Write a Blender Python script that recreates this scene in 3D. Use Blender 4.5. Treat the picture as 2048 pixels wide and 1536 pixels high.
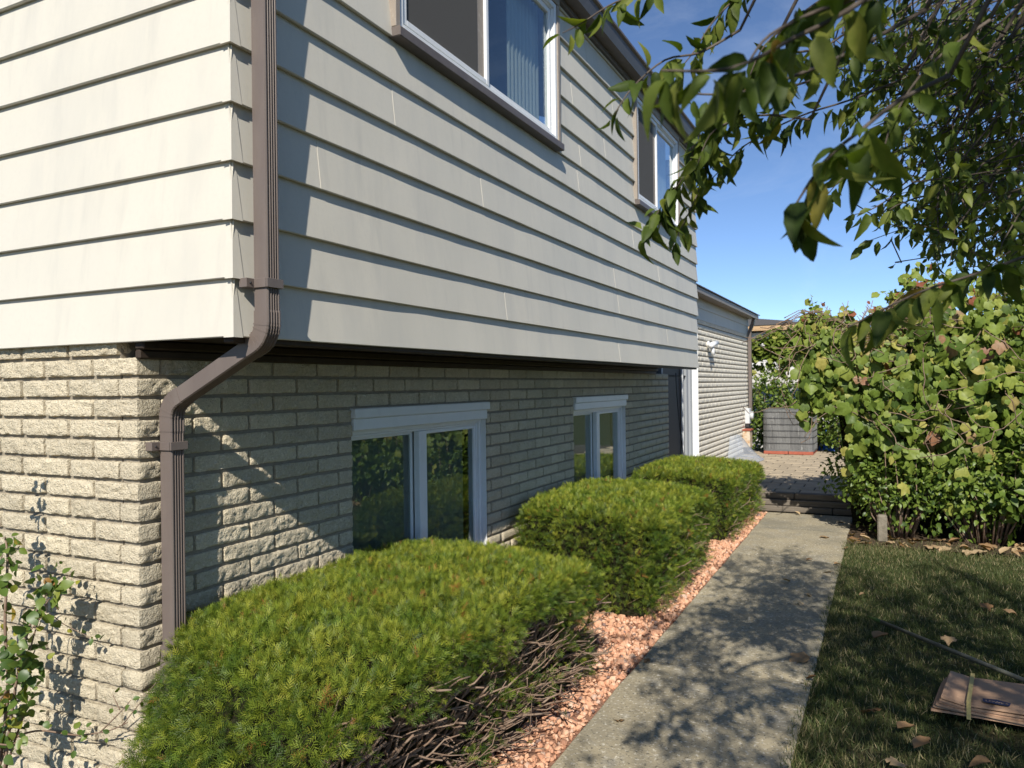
import bpy, math, random
import numpy as np
from mathutils import Vector, Matrix, noise as mnoise

random.seed(7); RNG = np.random.default_rng(11)
for o in list(bpy.data.objects): bpy.data.objects.remove(o)
S = bpy.context.scene
COL = S.collection

# ------------------------------------------------------------------ camera
CAM = np.array([2.0183, -1.9311, 1.6])
AR = np.array([0.89638663, 0.44309242, -0.01265404])
AU = np.array([0.01232143, 0.00362957, 0.9999175])
AF = np.array([-0.44310179, 0.89646859, 0.00220603])
FPX = 1529.87
cd = bpy.data.cameras.new('camera'); cam = bpy.data.objects.new('camera', cd); COL.objects.link(cam)
cd.sensor_width = 36; cd.lens = 36 * FPX / 2048; cd.clip_start = 0.05; cd.clip_end = 900
m = Matrix.Identity(4)
for i in range(3):
    m[i][0] = AR[i]; m[i][1] = AU[i]; m[i][2] = -AF[i]; m[i][3] = CAM[i]
cam.matrix_world = m
cd.dof.use_dof = True; cd.dof.focus_distance = 3.8; cd.dof.aperture_fstop = 6.0
S.camera = cam

# ------------------------------------------------------------------ sky, sun, exposure
SUN = Vector((0.35, -1.0, 0.8126)).normalized()
W = bpy.data.worlds.new('World'); S.world = W; W.use_nodes = True
nt = W.node_tree; bg = nt.nodes['Background']
sk = nt.nodes.new('ShaderNodeTexSky'); sk.sky_type = 'NISHITA'; sk.sun_disc = False
sk.sun_elevation = math.asin(SUN.z); sk.sun_rotation = math.atan2(SUN.x, SUN.y)
sk.air_density = 0.62; sk.dust_density = 0.0; sk.ozone_density = 4.0; sk.altitude = 300
tc = nt.nodes.new('ShaderNodeTexCoord'); mp = nt.nodes.new('ShaderNodeMapping')
mp.inputs['Scale'].default_value = (2.0, 2.0, 5.0)
nz = nt.nodes.new('ShaderNodeTexNoise'); nz.inputs['Scale'].default_value = 2.2; nz.inputs['Detail'].default_value = 9
nz.inputs['Roughness'].default_value = 0.62; nz.inputs['Distortion'].default_value = 0.6
rp = nt.nodes.new('ShaderNodeValToRGB'); rp.color_ramp.elements[0].position = 0.54; rp.color_ramp.elements[1].position = 0.85
rp.color_ramp.elements[1].color = (.16, .16, .16, 1)
mx = nt.nodes.new('ShaderNodeMixRGB'); mx.inputs[2].default_value = (7.5, 8, 8.6, 1)
nt.links.new(tc.outputs['Generated'], mp.inputs[0]); nt.links.new(mp.outputs[0], nz.inputs['Vector'])
nt.links.new(nz.outputs['Fac'], rp.inputs[0]); nt.links.new(rp.outputs[0], mx.inputs[0])
nt.links.new(sk.outputs[0], mx.inputs[1]); nt.links.new(mx.outputs[0], bg.inputs['Color'])
bg.inputs['Strength'].default_value = 0.115
sl = bpy.data.lights.new('sun', 'SUN'); sl.energy = 4.6; sl.angle = math.radians(0.53); sl.color = (1, .945, .85)
so = bpy.data.objects.new('sun', sl); COL.objects.link(so); so.rotation_euler = SUN.to_track_quat('Z', 'Y').to_euler(); so.location = (0, -8, 9)
S.view_settings.view_transform = 'Standard'; S.view_settings.look = 'None'
S.view_settings.exposure = 0.42; S.view_settings.gamma = 1.0; S.view_settings.use_curve_mapping = False
S.render.engine = 'CYCLES'; S.cycles.max_bounces = 8; S.cycles.transparent_max_bounces = 12

def P(px, py, depth):            # photo pixel + depth along the optical axis -> point
    return CAM + (AF + AR * (px - 1024) / FPX - AU * (py - 768) / FPX) * depth
def project(Q):
    d = np.atleast_2d(Q) - CAM; z = d @ AF
    zz = np.where(np.abs(z) < 1e-6, 1e-6, z)
    return 1024 + FPX * (d @ AR) / zz, 768 - FPX * (d @ AU) / zz, z

# ------------------------------------------------------------------ helpers
def tag(o, label=None, cat=None, group=None, kind=None):
    if label: o['label'] = label
    if cat: o['category'] = cat
    if group: o['group'] = group
    if kind: o['kind'] = kind
    return o
def empty(name, loc=(0, 0, 0), rz=0):
    o = bpy.data.objects.new(name, None); COL.objects.link(o); o.location = loc; o.rotation_euler.z = rz
    o.empty_display_size = .1
    return o
def obj(name, me, parent=None, mat=None, M=None):
    o = bpy.data.objects.new(name, me); COL.objects.link(o)
    if parent is not None: o.parent = parent
    if mat is not None and me is not None and not me.materials: me.materials.append(mat)
    if M is not None: o.matrix_local = M
    return o

class MB:
    """collects polygons for one mesh"""
    def __init__(s): s.v = []; s.f = []; s.sm = []
    def add(s, vs, fs, smooth=False):
        b = len(s.v); s.v += [tuple(map(float, v)) for v in vs]; s.f += [tuple(b + i for i in f) for f in fs]; s.sm += [smooth] * len(fs)
    def box(s, x0, x1, y0, y1, z0, z1, bev=0.0):
        if bev <= 0:
            s.add([(x0,y0,z0),(x1,y0,z0),(x1,y1,z0),(x0,y1,z0),(x0,y0,z1),(x1,y0,z1),(x1,y1,z1),(x0,y1,z1)],
                  [(0,3,2,1),(4,5,6,7),(0,1,5,4),(1,2,6,5),(2,3,7,6),(3,0,4,7)])
            return
        b = min(bev, .49*(x1-x0), .49*(y1-y0), .49*(z1-z0)); X = (x0, x1); Y = (y0, y1); Z = (z0, z1); vid = {}; vs = []
        for i in (0,1):
            for j in (0,1):
                for k in (0,1):
                    ix = X[i] + (b if i == 0 else -b); iy = Y[j] + (b if j == 0 else -b); iz = Z[k] + (b if k == 0 else -b)
                    vid[i,j,k,0] = len(vs); vs.append((X[i], iy, iz)); vid[i,j,k,1] = len(vs); vs.append((ix, Y[j], iz)); vid[i,j,k,2] = len(vs); vs.append((ix, iy, Z[k]))
        fs = []
        for i in (0,1):
            q = [vid[i,0,0,0],vid[i,1,0,0],vid[i,1,1,0],vid[i,0,1,0]]; fs.append(q if i else q[::-1])
            q = [vid[0,i,0,1],vid[0,i,1,1],vid[1,i,1,1],vid[1,i,0,1]]; fs.append(q if i else q[::-1])
            q = [vid[0,0,i,2],vid[1,0,i,2],vid[1,1,i,2],vid[0,1,i,2]]; fs.append(q if i else q[::-1])
        for a in (0,1):
            for c in (0,1):
                q = [vid[a,c,0,0],vid[a,c,1,0],vid[a,c,1,1],vid[a,c,0,1]]; fs.append(q if a != c else q[::-1])
                q = [vid[a,0,c,0],vid[a,1,c,0],vid[a,1,c,2],vid[a,0,c,2]]; fs.append(q if a == c else q[::-1])
                q = [vid[0,a,c,1],vid[1,a,c,1],vid[1,a,c,2],vid[0,a,c,2]]; fs.append(q if a != c else q[::-1])
        for i in (0,1):
            for j in (0,1):
                for k in (0,1):
                    q = [vid[i,j,k,0],vid[i,j,k,1],vid[i,j,k,2]]; fs.append(q if (i+j+k) % 2 == 1 else q[::-1])
        s.add(vs, fs)
    def tube(s, pts, rad, n=6, cap=True):
        pts = [Vector(p) for p in pts]; N = len(pts); rad = list(rad) if hasattr(rad, '__len__') else [rad]*N
        vs = []; prev = None
        for i, p in enumerate(pts):
            t = (pts[min(i+1,N-1)] - pts[max(i-1,0)]).normalized()
            if prev is None: a = t.orthogonal().normalized()
            else: a = (prev - t*prev.dot(t)).normalized()
            prev = a; b = t.cross(a)
            for k in range(n):
                th = 2*math.pi*k/n; vs.append(p + (a*math.cos(th) + b*math.sin(th))*rad[i])
        fs = [(i*n+k, i*n+(k+1)%n, (i+1)*n+(k+1)%n, (i+1)*n+k) for i in range(N-1) for k in range(n)]
        if cap: fs += [tuple(range(n))[::-1], tuple((N-1)*n+k for k in range(n))]
        s.add(vs, fs, True)
    def sweep(s, pts, prof, up=(0,1,0), cap=True, smooth=False):
        """closed profile (u along side, v along up) swept along pts with mitred sections"""
        pts = [Vector(p) for p in pts]; N = len(pts); n = len(prof); vs = []
        U = Vector(up)
        for i, p in enumerate(pts):
            d0 = (pts[i]-pts[i-1]).normalized() if i else None; d1 = (pts[i+1]-pts[i]).normalized() if i < N-1 else None
            t = ((d0 or d1) + (d1 or d0)).normalized()
            side = t.cross(U).normalized(); sc = 1/max(.3, t.dot(d1 or d0))
            for (a, b) in prof: vs.append(p + side*a*sc + U*b)
        fs = [(i*n+k, i*n+(k+1)%n, (i+1)*n+(k+1)%n, (i+1)*n+k) for i in range(N-1) for k in range(n)]
        if cap: fs += [tuple(range(n))[::-1], tuple((N-1)*n+k for k in range(n))]
        s.add(vs, fs, smooth)
    def mesh(s, name):
        me = bpy.data.meshes.new(name); me.from_pydata(s.v, [], s.f)
        me.polygons.foreach_set('use_smooth', s.sm); me.update(); return me
    def build(s, name, mat, parent=None, M=None):
        return obj(name, s.mesh(name), parent, mat, M)

def scatter(name, tv, tf, R, T, rnd, mat, parent=None, smooth=False, extra=None):
    """one mesh out of many copies of a template (numpy)"""
    tv = np.asarray(tv, float); tf = np.asarray(tf, int); N = len(T); nv = len(tv); k = tf.shape[1]
    V = (np.einsum('nij,vj->nvi', R, tv) + T[:, None, :]).reshape(-1, 3)
    F = (tf[None] + (np.arange(N)*nv)[:, None, None]).reshape(-1)
    nf = N*len(tf)
    me = bpy.data.meshes.new(name)
    me.vertices.add(len(V)); me.vertices.foreach_set('co', V.ravel().astype(np.float32))
    me.loops.add(len(F)); me.loops.foreach_set('vertex_index', F.astype(np.int32))
    me.polygons.add(nf); me.polygons.foreach_set('loop_start', (np.arange(nf)*k).astype(np.int32))
    me.polygons.foreach_set('use_smooth', np.full(nf, smooth))
    at = me.attributes.new('rnd', 'FLOAT', 'POINT'); at.data.foreach_set('value', np.repeat(rnd, nv).astype(np.float32))
    me.update(calc_edges=True)
    return obj(name, me, parent, mat)

def frames(D, Nrm):
    """rotation matrices with columns x, y=D, z~Nrm"""
    D = D/np.linalg.norm(D, axis=1, keepdims=True)
    X = np.cross(D, Nrm); X /= np.maximum(np.linalg.norm(X, axis=1, keepdims=True), 1e-6)
    Z = np.cross(X, D)
    return np.stack([X, D, Z], axis=2)

# ------------------------------------------------------------------ materials
def mat(name, col, rough=.6, spec=.3, noise=None, bump=None, metal=0, coord='Object', nodes=None):
    """noise: list of (scale, colour2, lo, hi, stretch) layers ; bump: list of (scale, strength, dist)"""
    M = bpy.data.materials.new(name); M.use_nodes = True; t = M.node_tree; b = t.nodes['Principled BSDF']
    b.inputs['Roughness'].default_value = rough; b.inputs['Specular IOR Level'].default_value = spec; b.inputs['Metallic'].default_value = metal
    c = t.nodes.new('ShaderNodeRGB'); c.outputs[0].default_value = (*col, 1); cur = c.outputs[0]
    tcn = t.nodes.new('ShaderNodeTexCoord')
    src = tcn.outputs['Object'] 
    if coord == 'World':
        g = t.nodes.new('ShaderNodeNewGeometry'); src = g.outputs['Position']
    for L in (noise or []):
        sc, c2, lo, hi = L[:4]; st = L[4] if len(L) > 4 else (1,1,1)
        mpn = t.nodes.new('ShaderNodeMapping'); mpn.inputs['Scale'].default_value = st; t.links.new(src, mpn.inputs[0])
        n = t.nodes.new('ShaderNodeTexNoise'); n.inputs['Scale'].default_value = sc; n.inputs['Detail'].default_value = 6; n.inputs['Roughness'].default_value = .65
        t.links.new(mpn.outputs[0], n.inputs['Vector'])
        r = t.nodes.new('ShaderNodeMapRange'); r.inputs[1].default_value = lo; r.inputs[2].default_value = hi
        t.links.new(n.outputs['Fac'], r.inputs[0])
        x = t.nodes.new('ShaderNodeMixRGB'); x.inputs[2].default_value = (*c2, 1)
        t.links.new(r.outputs[0], x.inputs[0]); t.links.new(cur, x.inputs[1]); cur = x.outputs[0]
    t.links.new(cur, b.inputs['Base Color'])
    prev = None
    for (sc, stg, dist) in (bump or []):
        n = t.nodes.new('ShaderNodeTexNoise'); n.inputs['Scale'].default_value = sc; n.inputs['Detail'].default_value = 5; t.links.new(src, n.inputs['Vector'])
        bn = t.nodes.new('ShaderNodeBump'); bn.inputs['Strength'].default_value = stg; bn.inputs['Distance'].default_value = dist
        t.links.new(n.outputs['Fac'], bn.inputs['Height'])
        if prev: t.links.new(prev.outputs[0], bn.inputs['Normal'])
        prev = bn
    if prev: t.links.new(prev.outputs[0], b.inputs['Normal'])
    return M

def leafmat(name, ramp, per_object=False, rough=.45, trans=.25, spec=.35, patch=None):
    """ramp: list of (pos, colour) read by a random value per leaf"""
    M = bpy.data.materials.new(name); M.use_nodes = True; t = M.node_tree; b = t.nodes['Principled BSDF']
    if per_object:
        r = t.nodes.new('ShaderNodeObjectInfo'); src = r.outputs['Random']
    else:
        r = t.nodes.new('ShaderNodeAttribute'); r.attribute_name = 'rnd'; src = r.outputs['Fac']
    cr = t.nodes.new('ShaderNodeValToRGB'); e = cr.color_ramp.elements
    while len(e) < len(ramp): e.new(.5)
    for i, (p, c) in enumerate(ramp): e[i].position = p; e[i].color = (*c, 1)
    t.links.new(src, cr.inputs[0]); cur = cr.outputs[0]
    if patch:
        g = t.nodes.new('ShaderNodeNewGeometry'); n = t.nodes.new('ShaderNodeTexNoise'); n.inputs['Scale'].default_value = patch[0]; n.inputs['Detail'].default_value = 4
        t.links.new(g.outputs['Position'], n.inputs['Vector']); mr = t.nodes.new('ShaderNodeMapRange'); mr.inputs[1].default_value = .42; mr.inputs[2].default_value = .66
        t.links.new(n.outputs['Fac'], mr.inputs[0]); x = t.nodes.new('ShaderNodeMixRGB'); x.blend_type = 'MULTIPLY'; x.inputs[2].default_value = (*patch[1], 1)
        t.links.new(mr.outputs[0], x.inputs[0]); t.links.new(cur, x.inputs[1]); cur = x.outputs[0]
    t.links.new(cur, b.inputs['Base Color']); b.inputs['Roughness'].default_value = rough; b.inputs['Specular IOR Level'].default_value = spec
    if trans > 0:
        tr = t.nodes.new('ShaderNodeBsdfTranslucent'); hs = t.nodes.new('ShaderNodeMixRGB'); hs.blend_type = 'MULTIPLY'; hs.inputs[0].default_value = 1
        hs.inputs[2].default_value = (1.5, 1.6, .5, 1); t.links.new(cur, hs.inputs[1]); t.links.new(hs.outputs[0], tr.inputs[0])
        ms = t.nodes.new('ShaderNodeMixShader'); ms.inputs[0].default_value = trans
        t.links.new(b.outputs[0], ms.inputs[1]); t.links.new(tr.outputs[0], ms.inputs[2]); t.links.new(ms.outputs[0], t.nodes['Material Output'].inputs[0])
    return M

def glassmat(name, tint, refl=1.0, rough=0.0, alpha_tint=(.8,.85,.85)):
    M = bpy.data.materials.new(name); M.use_nodes = True; t = M.node_tree; t.nodes.remove(t.nodes['Principled BSDF'])
    gl = t.nodes.new('ShaderNodeBsdfGlossy'); gl.inputs['Roughness'].default_value = rough; gl.inputs['Color'].default_value = (*tint, 1)
    tr = t.nodes.new('ShaderNodeBsdfTransparent'); tr.inputs[0].default_value = (*alpha_tint, 1)
    ge = t.nodes.new('ShaderNodeNewGeometry'); dt = t.nodes.new('ShaderNodeVectorMath'); dt.operation = 'DOT_PRODUCT'
    t.links.new(ge.outputs['Incoming'], dt.inputs[0]); t.links.new(ge.outputs['Normal'], dt.inputs[1])
    def mth(op, a, bv):
        q = t.nodes.new('ShaderNodeMath'); q.operation = op; q.use_clamp = op == 'ADD'
        for k_, w_ in enumerate((a, bv)):
            if w_ is None: continue
            if hasattr(w_, 'links'): t.links.new(w_, q.inputs[k_])
            else: q.inputs[k_].default_value = w_
        return q.outputs[0]
    ab = mth('ABSOLUTE', dt.outputs['Value'], None); p5 = mth('POWER', mth('SUBTRACT', 1.0, ab), 5.0)
    mu = t.nodes.new('ShaderNodeMath'); mu.operation = 'MULTIPLY'; mu.inputs[1].default_value = refl; mu.use_clamp = True
    t.links.new(mth('ADD', mth('MULTIPLY', p5, .96), .045), mu.inputs[0])
    ms = t.nodes.new('ShaderNodeMixShader'); t.links.new(mu.outputs[0], ms.inputs[0]); t.links.new(tr.outputs[0], ms.inputs[1]); t.links.new(gl.outputs[0], ms.inputs[2])
    t.links.new(ms.outputs[0], t.nodes['Material Output'].inputs[0])
    return M

SID = (.60, .565, .485)
M_SID = mat('siding_paint', SID, .55, .25, [(1.1, (.52,.50,.44), .45, .8, (1,1,.5)), (9, (.47,.45,.40), .55, .85, (1,1,.12)), (3.5, (.50,.48,.43), .5, .8, (1,1,.25)), (60, (.56,.53,.46), .5, .8)], [(300, .06, .002), (2.2, .12, .02)], coord='World')
M_BRICK = mat('split_face_brick', (.50,.435,.315), .95, .1, [(7, (.43,.37,.265), .4, .75), (95, (.62,.555,.42), .5, .72), (120, (.25,.21,.15), .58, .74), (2.0, (.38,.33,.25), .60, .85), (1.1, (.58,.54,.46), .6, .8)], [(170, 1.0, .008), (70, .8, .010)], coord='World')
def unit_tone(M, lo, hi):
    t = M.node_tree; b_ = t.nodes['Principled BSDF']; src = b_.inputs['Base Color'].links[0].from_socket
    oi = t.nodes.new('ShaderNodeObjectInfo'); mr = t.nodes.new('ShaderNodeMapRange'); mr.inputs[3].default_value = lo; mr.inputs[4].default_value = hi; t.links.new(oi.outputs['Random'], mr.inputs[0])
    x = t.nodes.new('ShaderNodeVectorMath'); x.operation = 'SCALE'; t.links.new(src, x.inputs[0]); t.links.new(mr.outputs[0], x.inputs['Scale']); t.links.new(x.outputs[0], b_.inputs['Base Color'])
unit_tone(M_BRICK, 1.02, 1.30)
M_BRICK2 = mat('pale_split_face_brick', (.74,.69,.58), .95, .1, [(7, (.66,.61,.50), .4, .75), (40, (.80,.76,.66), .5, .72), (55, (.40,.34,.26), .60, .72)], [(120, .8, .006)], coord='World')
M_MORT = mat('mortar', (.24,.205,.155), .95, .1, [(40, (.28,.25,.2), .4, .7)], [(120, .5, .003)], coord='World')
M_BROWN = mat('brown_painted_metal', (.140,.112,.098), .42, .4, [(6, (.18,.148,.128), .45, .75, (1,1,.2)), (70, (.13,.10,.085), .62, .8)], [(90, .10, .002)], coord='World')
M_TRIMB = mat('brown_window_trim', (.12,.10,.09), .45, .35, [(12, (.16,.135,.12), .45, .8)], coord='World')
M_TAUPE = mat('taupe_casing', (.30,.255,.21), .6, .3, [(25, (.42,.37,.31), .55, .75)], coord='World')
M_SOFF = mat('dark_brown_soffit', (.05,.036,.027), .6, .2, [(15, (.035,.025,.02), .4, .7)], coord='World')
M_WHITE = mat('white_vinyl', (.74,.75,.75), .38, .4, [(8, (.66,.67,.66), .5, .8)], coord='World')
M_DARK = mat('dark_interior', (.035,.033,.03), .9, .1)
M_ROOM = mat('room_wall', (.20,.19,.17), .9, .1)
M_SCREEN = mat('insect_screen', (.085,.08,.075), .8, .15, [(900, (.12,.115,.105), .5, .6)], coord='World')
M_BLIND = mat('blind_fabric', (.66,.65,.60), .8, .1)
M_BLIND2 = mat('grey_blind_fabric', (.42,.42,.39), .8, .1)
M_GLASS = glassmat('window_glass', (.95,.98,1.0), 1.6)
M_GLASS2 = glassmat('lower_window_glass', (.95,1.0,.97), 2.1, 0, (.70,.76,.74))
M_SHING = mat('asphalt_shingle', (.10,.095,.09), .95, .1, [(30, (.16,.15,.14), .5, .7)], [(120, .5, .004)], coord='World')
M_CONC = mat('concrete', (.38,.325,.22), .95, .12, [(1.6, (.27,.235,.165), .42, .72), (6, (.36,.34,.29), .52, .8), (46, (.62,.57,.46), .56, .64), (60, (.085,.08,.065), .56, .66), (.8, (.20,.19,.15), .5, .75)], [(90, .8, .005), (30, .35, .006)], coord='World')
M_PAVER = mat('paver', (.42,.345,.245), .95, .1, [(3, (.31,.255,.185), .4, .7), (60, (.50,.425,.32), .55, .75)], [(90, .5, .004)], coord='World')
M_SAND = mat('joint_sand', (.085,.072,.055), .95, .1, [(60, (.10,.09,.07), .4, .7)], coord='World')
M_TIMBER = mat('weathered_timber', (.165,.14,.112), .9, .1, [(9, (.12,.10,.08), .45, .75, (.15,1,3)), (30, (.25,.22,.18), .5, .8, (.1,1,3))], [(40, .5, .004)], coord='World')
M_SOIL = mat('soil', (.075,.055,.038), .95, .05, [(20, (.12,.085,.055), .45, .75), (70, (.04,.03,.02), .5, .7)], [(40, .8, .02)], coord='World')
M_LAWN = mat('lawn_ground', (.055,.065,.025), .95, .05, [(3, (.10,.085,.045), .45, .7), (40, (.035,.045,.018), .45, .7)], [(60, .8, .02)], coord='World')
M_BARK = mat('bark', (.10,.08,.065), .9, .1, [(30, (.16,.135,.11), .45, .75, (1,1,.3))], [(50, .6, .006)], coord='World')
M_TWIG = mat('dry_twig', (.20,.135,.095), .85, .1, [(20, (.29,.22,.165), .45, .7)], [(90, .4, .002)], coord='World')
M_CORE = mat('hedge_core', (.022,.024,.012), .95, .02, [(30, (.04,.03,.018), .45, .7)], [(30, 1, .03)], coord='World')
M_BLACK = mat('black_metal', (.03,.03,.032), .5, .4)
M_GREYM = mat('grey_box', (.55,.57,.58), .45, .4)
M_RUST = mat('rusty_cream_metal', (.55,.47,.36), .6, .3, [(14, (.38,.19,.07), .48, .7)], coord='World')
M_RED = mat('red_block', (.36,.11,.07), .9, .1, [(12, (.27,.085,.06), .45, .7)], [(80, .4, .003)], coord='World')

# ------------------------------------------------------------------ ground setting
ZB = 1.7843; EX = .2032; BX = -.531; BY = .03; ZP = .225
def sheet(name, x0, x1, y0, y1, z, m_, kind='structure'):
    b = MB(); b.add([(x0,y0,z),(x1,y0,z),(x1,y1,z),(x0,y1,z)], [(0,1,2,3)]); return tag(b.build(name, m_), kind=kind)
sheet('ground', -300, 300, -300, 500, -.03, M_LAWN)
sheet('garden_bed', BX-.1, .74, -2.5, 8.2, -.018, mat('gravel_bed_base', (.36,.20,.135), .95, .05, [(30, (.20,.11,.075), .4, .7)], [(60, .8, .02)], coord='World'))
sheet('planting_bed', 1.6, 9, 6.35, 14, -.014, M_SOIL)
pathroot = tag(empty('path', (0,0,0)), kind='structure')
b = MB(); b.box(.72, 1.60, -6, 8.0, -.12, -.012); b.build('path_base', M_SOIL, pathroot)
ys = [-5.2, -3.68, -2.16, -.64, .88, 2.40, 3.92, 5.44, 6.96, 7.98]
for i in range(len(ys)-1):
    n = 16; vs = []; fs = []; b = MB()
    y0, y1 = ys[i]+.005, ys[i+1]-.005
    L = []; Rr = []
    for k in range(n+1):
        y = y0 + (y1-y0)*k/n
        xl = .725 - .011*max(0, y) + .008*mnoise.noise(Vector((3.1, y*2.3, 0))); xr = 1.632 - .004*max(0, y) + .010*mnoise.noise(Vector((9.1, y*2.0, 0)))
        L.append((xl, y)); Rr.append((xr, y))
    for k in range(n+1):
        (xl, y), (xr, _) = L[k], Rr[k]; e = .006 if k in (0, n) else 0
        vs += [(xl, y, -.1), (xl, y, -.008), (xl+.008, y, -e), (xr-.008, y, -e), (xr, y, -.008), (xr, y, -.1)]
    for k in range(n):
        for j in range(5): fs.append((k*6+j, k*6+j+1, (k+1)*6+j+1, (k+1)*6+j)[::-1])
    fs += [tuple(range(6)), tuple(n*6+j for j in range(6))[::-1]]
    b.add(vs, fs); b.build('slab', M_CONC, pathroot)

# patio with pavers and timber edging
patio = tag(empty('patio', (0,0,0)), kind='structure')
b = MB(); b.box(BX+.01, 3.2, 8.16, 14.6, -.1, ZP-.012); b.build('patio_base', M_SAND, patio)
pav = []
for s_ in range(4):
    b = MB(); b.box(-.5,.5,-.5,.5,-.03,0, .0); me = bpy.data.meshes.new('paver'); bb = MB(); bb.box(-.144,.144,-.144,.144,-.05,0,.008); me = bb.mesh('paver'); me.materials.append(M_PAVER); pav.append(me)
r = 0; y = 8.32
while y < 14.3:
    x = BX + .16 + (.152 if r % 2 else 0) - .02
    while x < 2.2:
        o = obj('paver', random.choice(pav), patio)
        o.matrix_local = Matrix.Translation((x, y, ZP + random.uniform(-.004, .003))) @ Matrix.Rotation(random.uniform(-.012,.012), 4, 'Z') @ Matrix.Rotation(random.uniform(-.012,.012), 4, 'X') @ Matrix.Rotation(random.uniform(-.01,.01), 4, 'Y')
        x += .304
    y += .304; r += 1
steps = tag(empty('timber_step_edge', (1.0, 8.05, 0)), 'low weathered timber step edging between concrete walk and paver patio', 'step')
for k, (z0, z1, yy) in enumerate(((0, .071, 8.0), (.074, .146, 8.035), (.149, .226, 8.07))):
    xx = .28
    for L in ((1.1, 1.5), (1.7, .9), (.66, .62, 1.3))[k]:
        b = MB(); b.box(xx+.004-1.0, xx+L-.004-1.0, yy-8.05, yy+.13-8.05, z0, z1, .008); b.build('timber', M_TIMBER, steps); xx += L

# ------------------------------------------------------------------ house
house = tag(empty('house', (0, 0, 0)), 'tan lap-sided house with overhanging upper storey above cream split-face brick', 'house')
TOPZ = 4.27; YF = 7.13
WIN_U = [(.975, 2.91), (4.69, 6.23)]; WZ0 = ZB + 7*EX - .005; WZ1 = 4.19

def board(axis, a0, a1, z0, lift, seed, ztop=None):
    """lap board; axis 'y': long wall (x=0, runs y) ; 'x': left wall (y=0, runs x)"""
    n = max(2, int((a1-a0)/.07)); vs = []; fs = []; b = MB(); h = EX if ztop is None else ztop
    for i in range(n+1):
        a = a0 + (a1-a0)*i/n
        w = .0032*mnoise.noise(Vector((a*1.3, seed*3.7, axis == 'x'))) + .0022*mnoise.noise(Vector((a*3.9, seed*5.1, 7)))
        if z0 < ZB + .05: w *= 1.8
        wz = .0015*mnoise.noise(Vector((a*1.1, seed*2.2, 4)))
        belly = .003*mnoise.noise(Vector((a*.9, seed*9.1, 2)))
        for (d, z) in ((-.022+lift, z0+h+.012), (-.011+belly+w*.5+lift, z0+h*.5), (w+lift, z0+wz), (-.004+w+lift, z0-.0035+wz), (-.026+lift, z0+.001+wz)):
            vs.append((d, a, z) if axis == 'y' else (a, -d, z))
    for i in range(n):
        for j in range(4):
            q = (i*5+j, i*5+j+1, (i+1)*5+j+1, (i+1)*5+j); fs.append(q if axis == 'y' else q[::-1])
    fs.append((0, 4, 3, 2, 1) if axis == 'y' else (0, 1, 2, 3, 4))
    b.add(vs, fs, True)
    me = b.mesh('siding_board')
    at = me.polygons
    o = obj('siding_board', me, house, M_SID)
    md = None
    me.set_sharp_from_angle(angle=math.radians(35))
    return o
SEAMS = {0: [4.2], 1: [2.1, 5.75], 2: [4.2], 3: [.46, 4.1], 4: [1.82, 5.45], 5: [.98, 4.62], 6: [3.3], 7: [3.35], 8: [3.9], 9: [3.2], 10: [4.1], 11: [3.5], 12: [3.8]}
for k in range(13):
    z0 = ZB + k*EX; cuts = [0.012] + SEAMS.get(k, []) + [YF]
    htop = min(EX, TOPZ - z0)
    if htop < .03: continue
    segs = [(cuts[i], cuts[i+1], -.0003+.0014*i) for i in range(len(cuts)-1)]
    if k >= 7:
        out = []
        for (a, c, l) in segs:
            pieces = [(a, c)]
            for (w0, w1) in WIN_U:
                nx = []
                for (p, q) in pieces:
                    if q <= w0 or p >= w1: nx.append((p, q))
                    else:
                        if p < w0: nx.append((p, w0+.005))
                        if q > w1: nx.append((w1-.005, q))
                pieces = nx
            out += [(p, q, l) for p, q in pieces if q-p > .02]
        segs = out
    for (a, c, l) in segs: board('y', a, c + (.015 if c < YF-.1 else 0), z0, l, k, htop)
    for (a, c, l) in ((-2.6 + .4*math.sin(k*2.1), -.012, 0), (-4.2, -2.6 + .4*math.sin(k*2.1), .0014)):
        board('x', a, c, z0, l, k+40, htop)
    # metal corner cap
    b = MB(); d = .0022; wv = random.uniform(.036, .050); wy = random.uniform(.040, .056)
    t_ = -.022 + d; h = htop + .004
    vs = [(-wv, -d, z0-.005), (d, -d, z0-.005), (d, wy, z0-.005), (-wv-.004, -t_, z0+h), (t_, -t_, z0+h), (t_, wy-.012, z0+h), (-wv, .012, z0-.003), (-.012, .012, z0-.003), (-.012, wy, z0-.003)]
    b.add(vs, [(0,1,4,3), (1,2,5,4), (0,6,7,1), (1,7,8,2)]); b.build('corner_cap', M_SID, house)

# sheathing behind the boards (with window openings)
b = MB()
def sheath(y0, y1, z0, z1): b.box(-.058, -.029, y0, y1, z0, z1)
sheath(.03, YF, ZB+.02, WZ0); sheath(.03, WIN_U[0][0]+.02, WZ0+.001, TOPZ); sheath(WIN_U[0][1]-.02, WIN_U[1][0]+.02, WZ0+.001, TOPZ); sheath(WIN_U[1][1]-.02, YF, WZ0+.001, TOPZ)
b.box(-4.2, -.059, .029, .058, ZB+.02, TOPZ)
b.box(-4.2, -.056, YF-.05, YF-.004, ZB+.02, TOPZ)
b.build('sheathing', M_DARK, house)
b = MB(); b.box(-4.2, -.03, .06, YF-.06, ZB+.021, ZB+.05); b.build('floor_deck', M_DARK, house)
b = MB(); b.add([(-.57,-.2,0),(-.57,YF,0)], []); 
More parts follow.
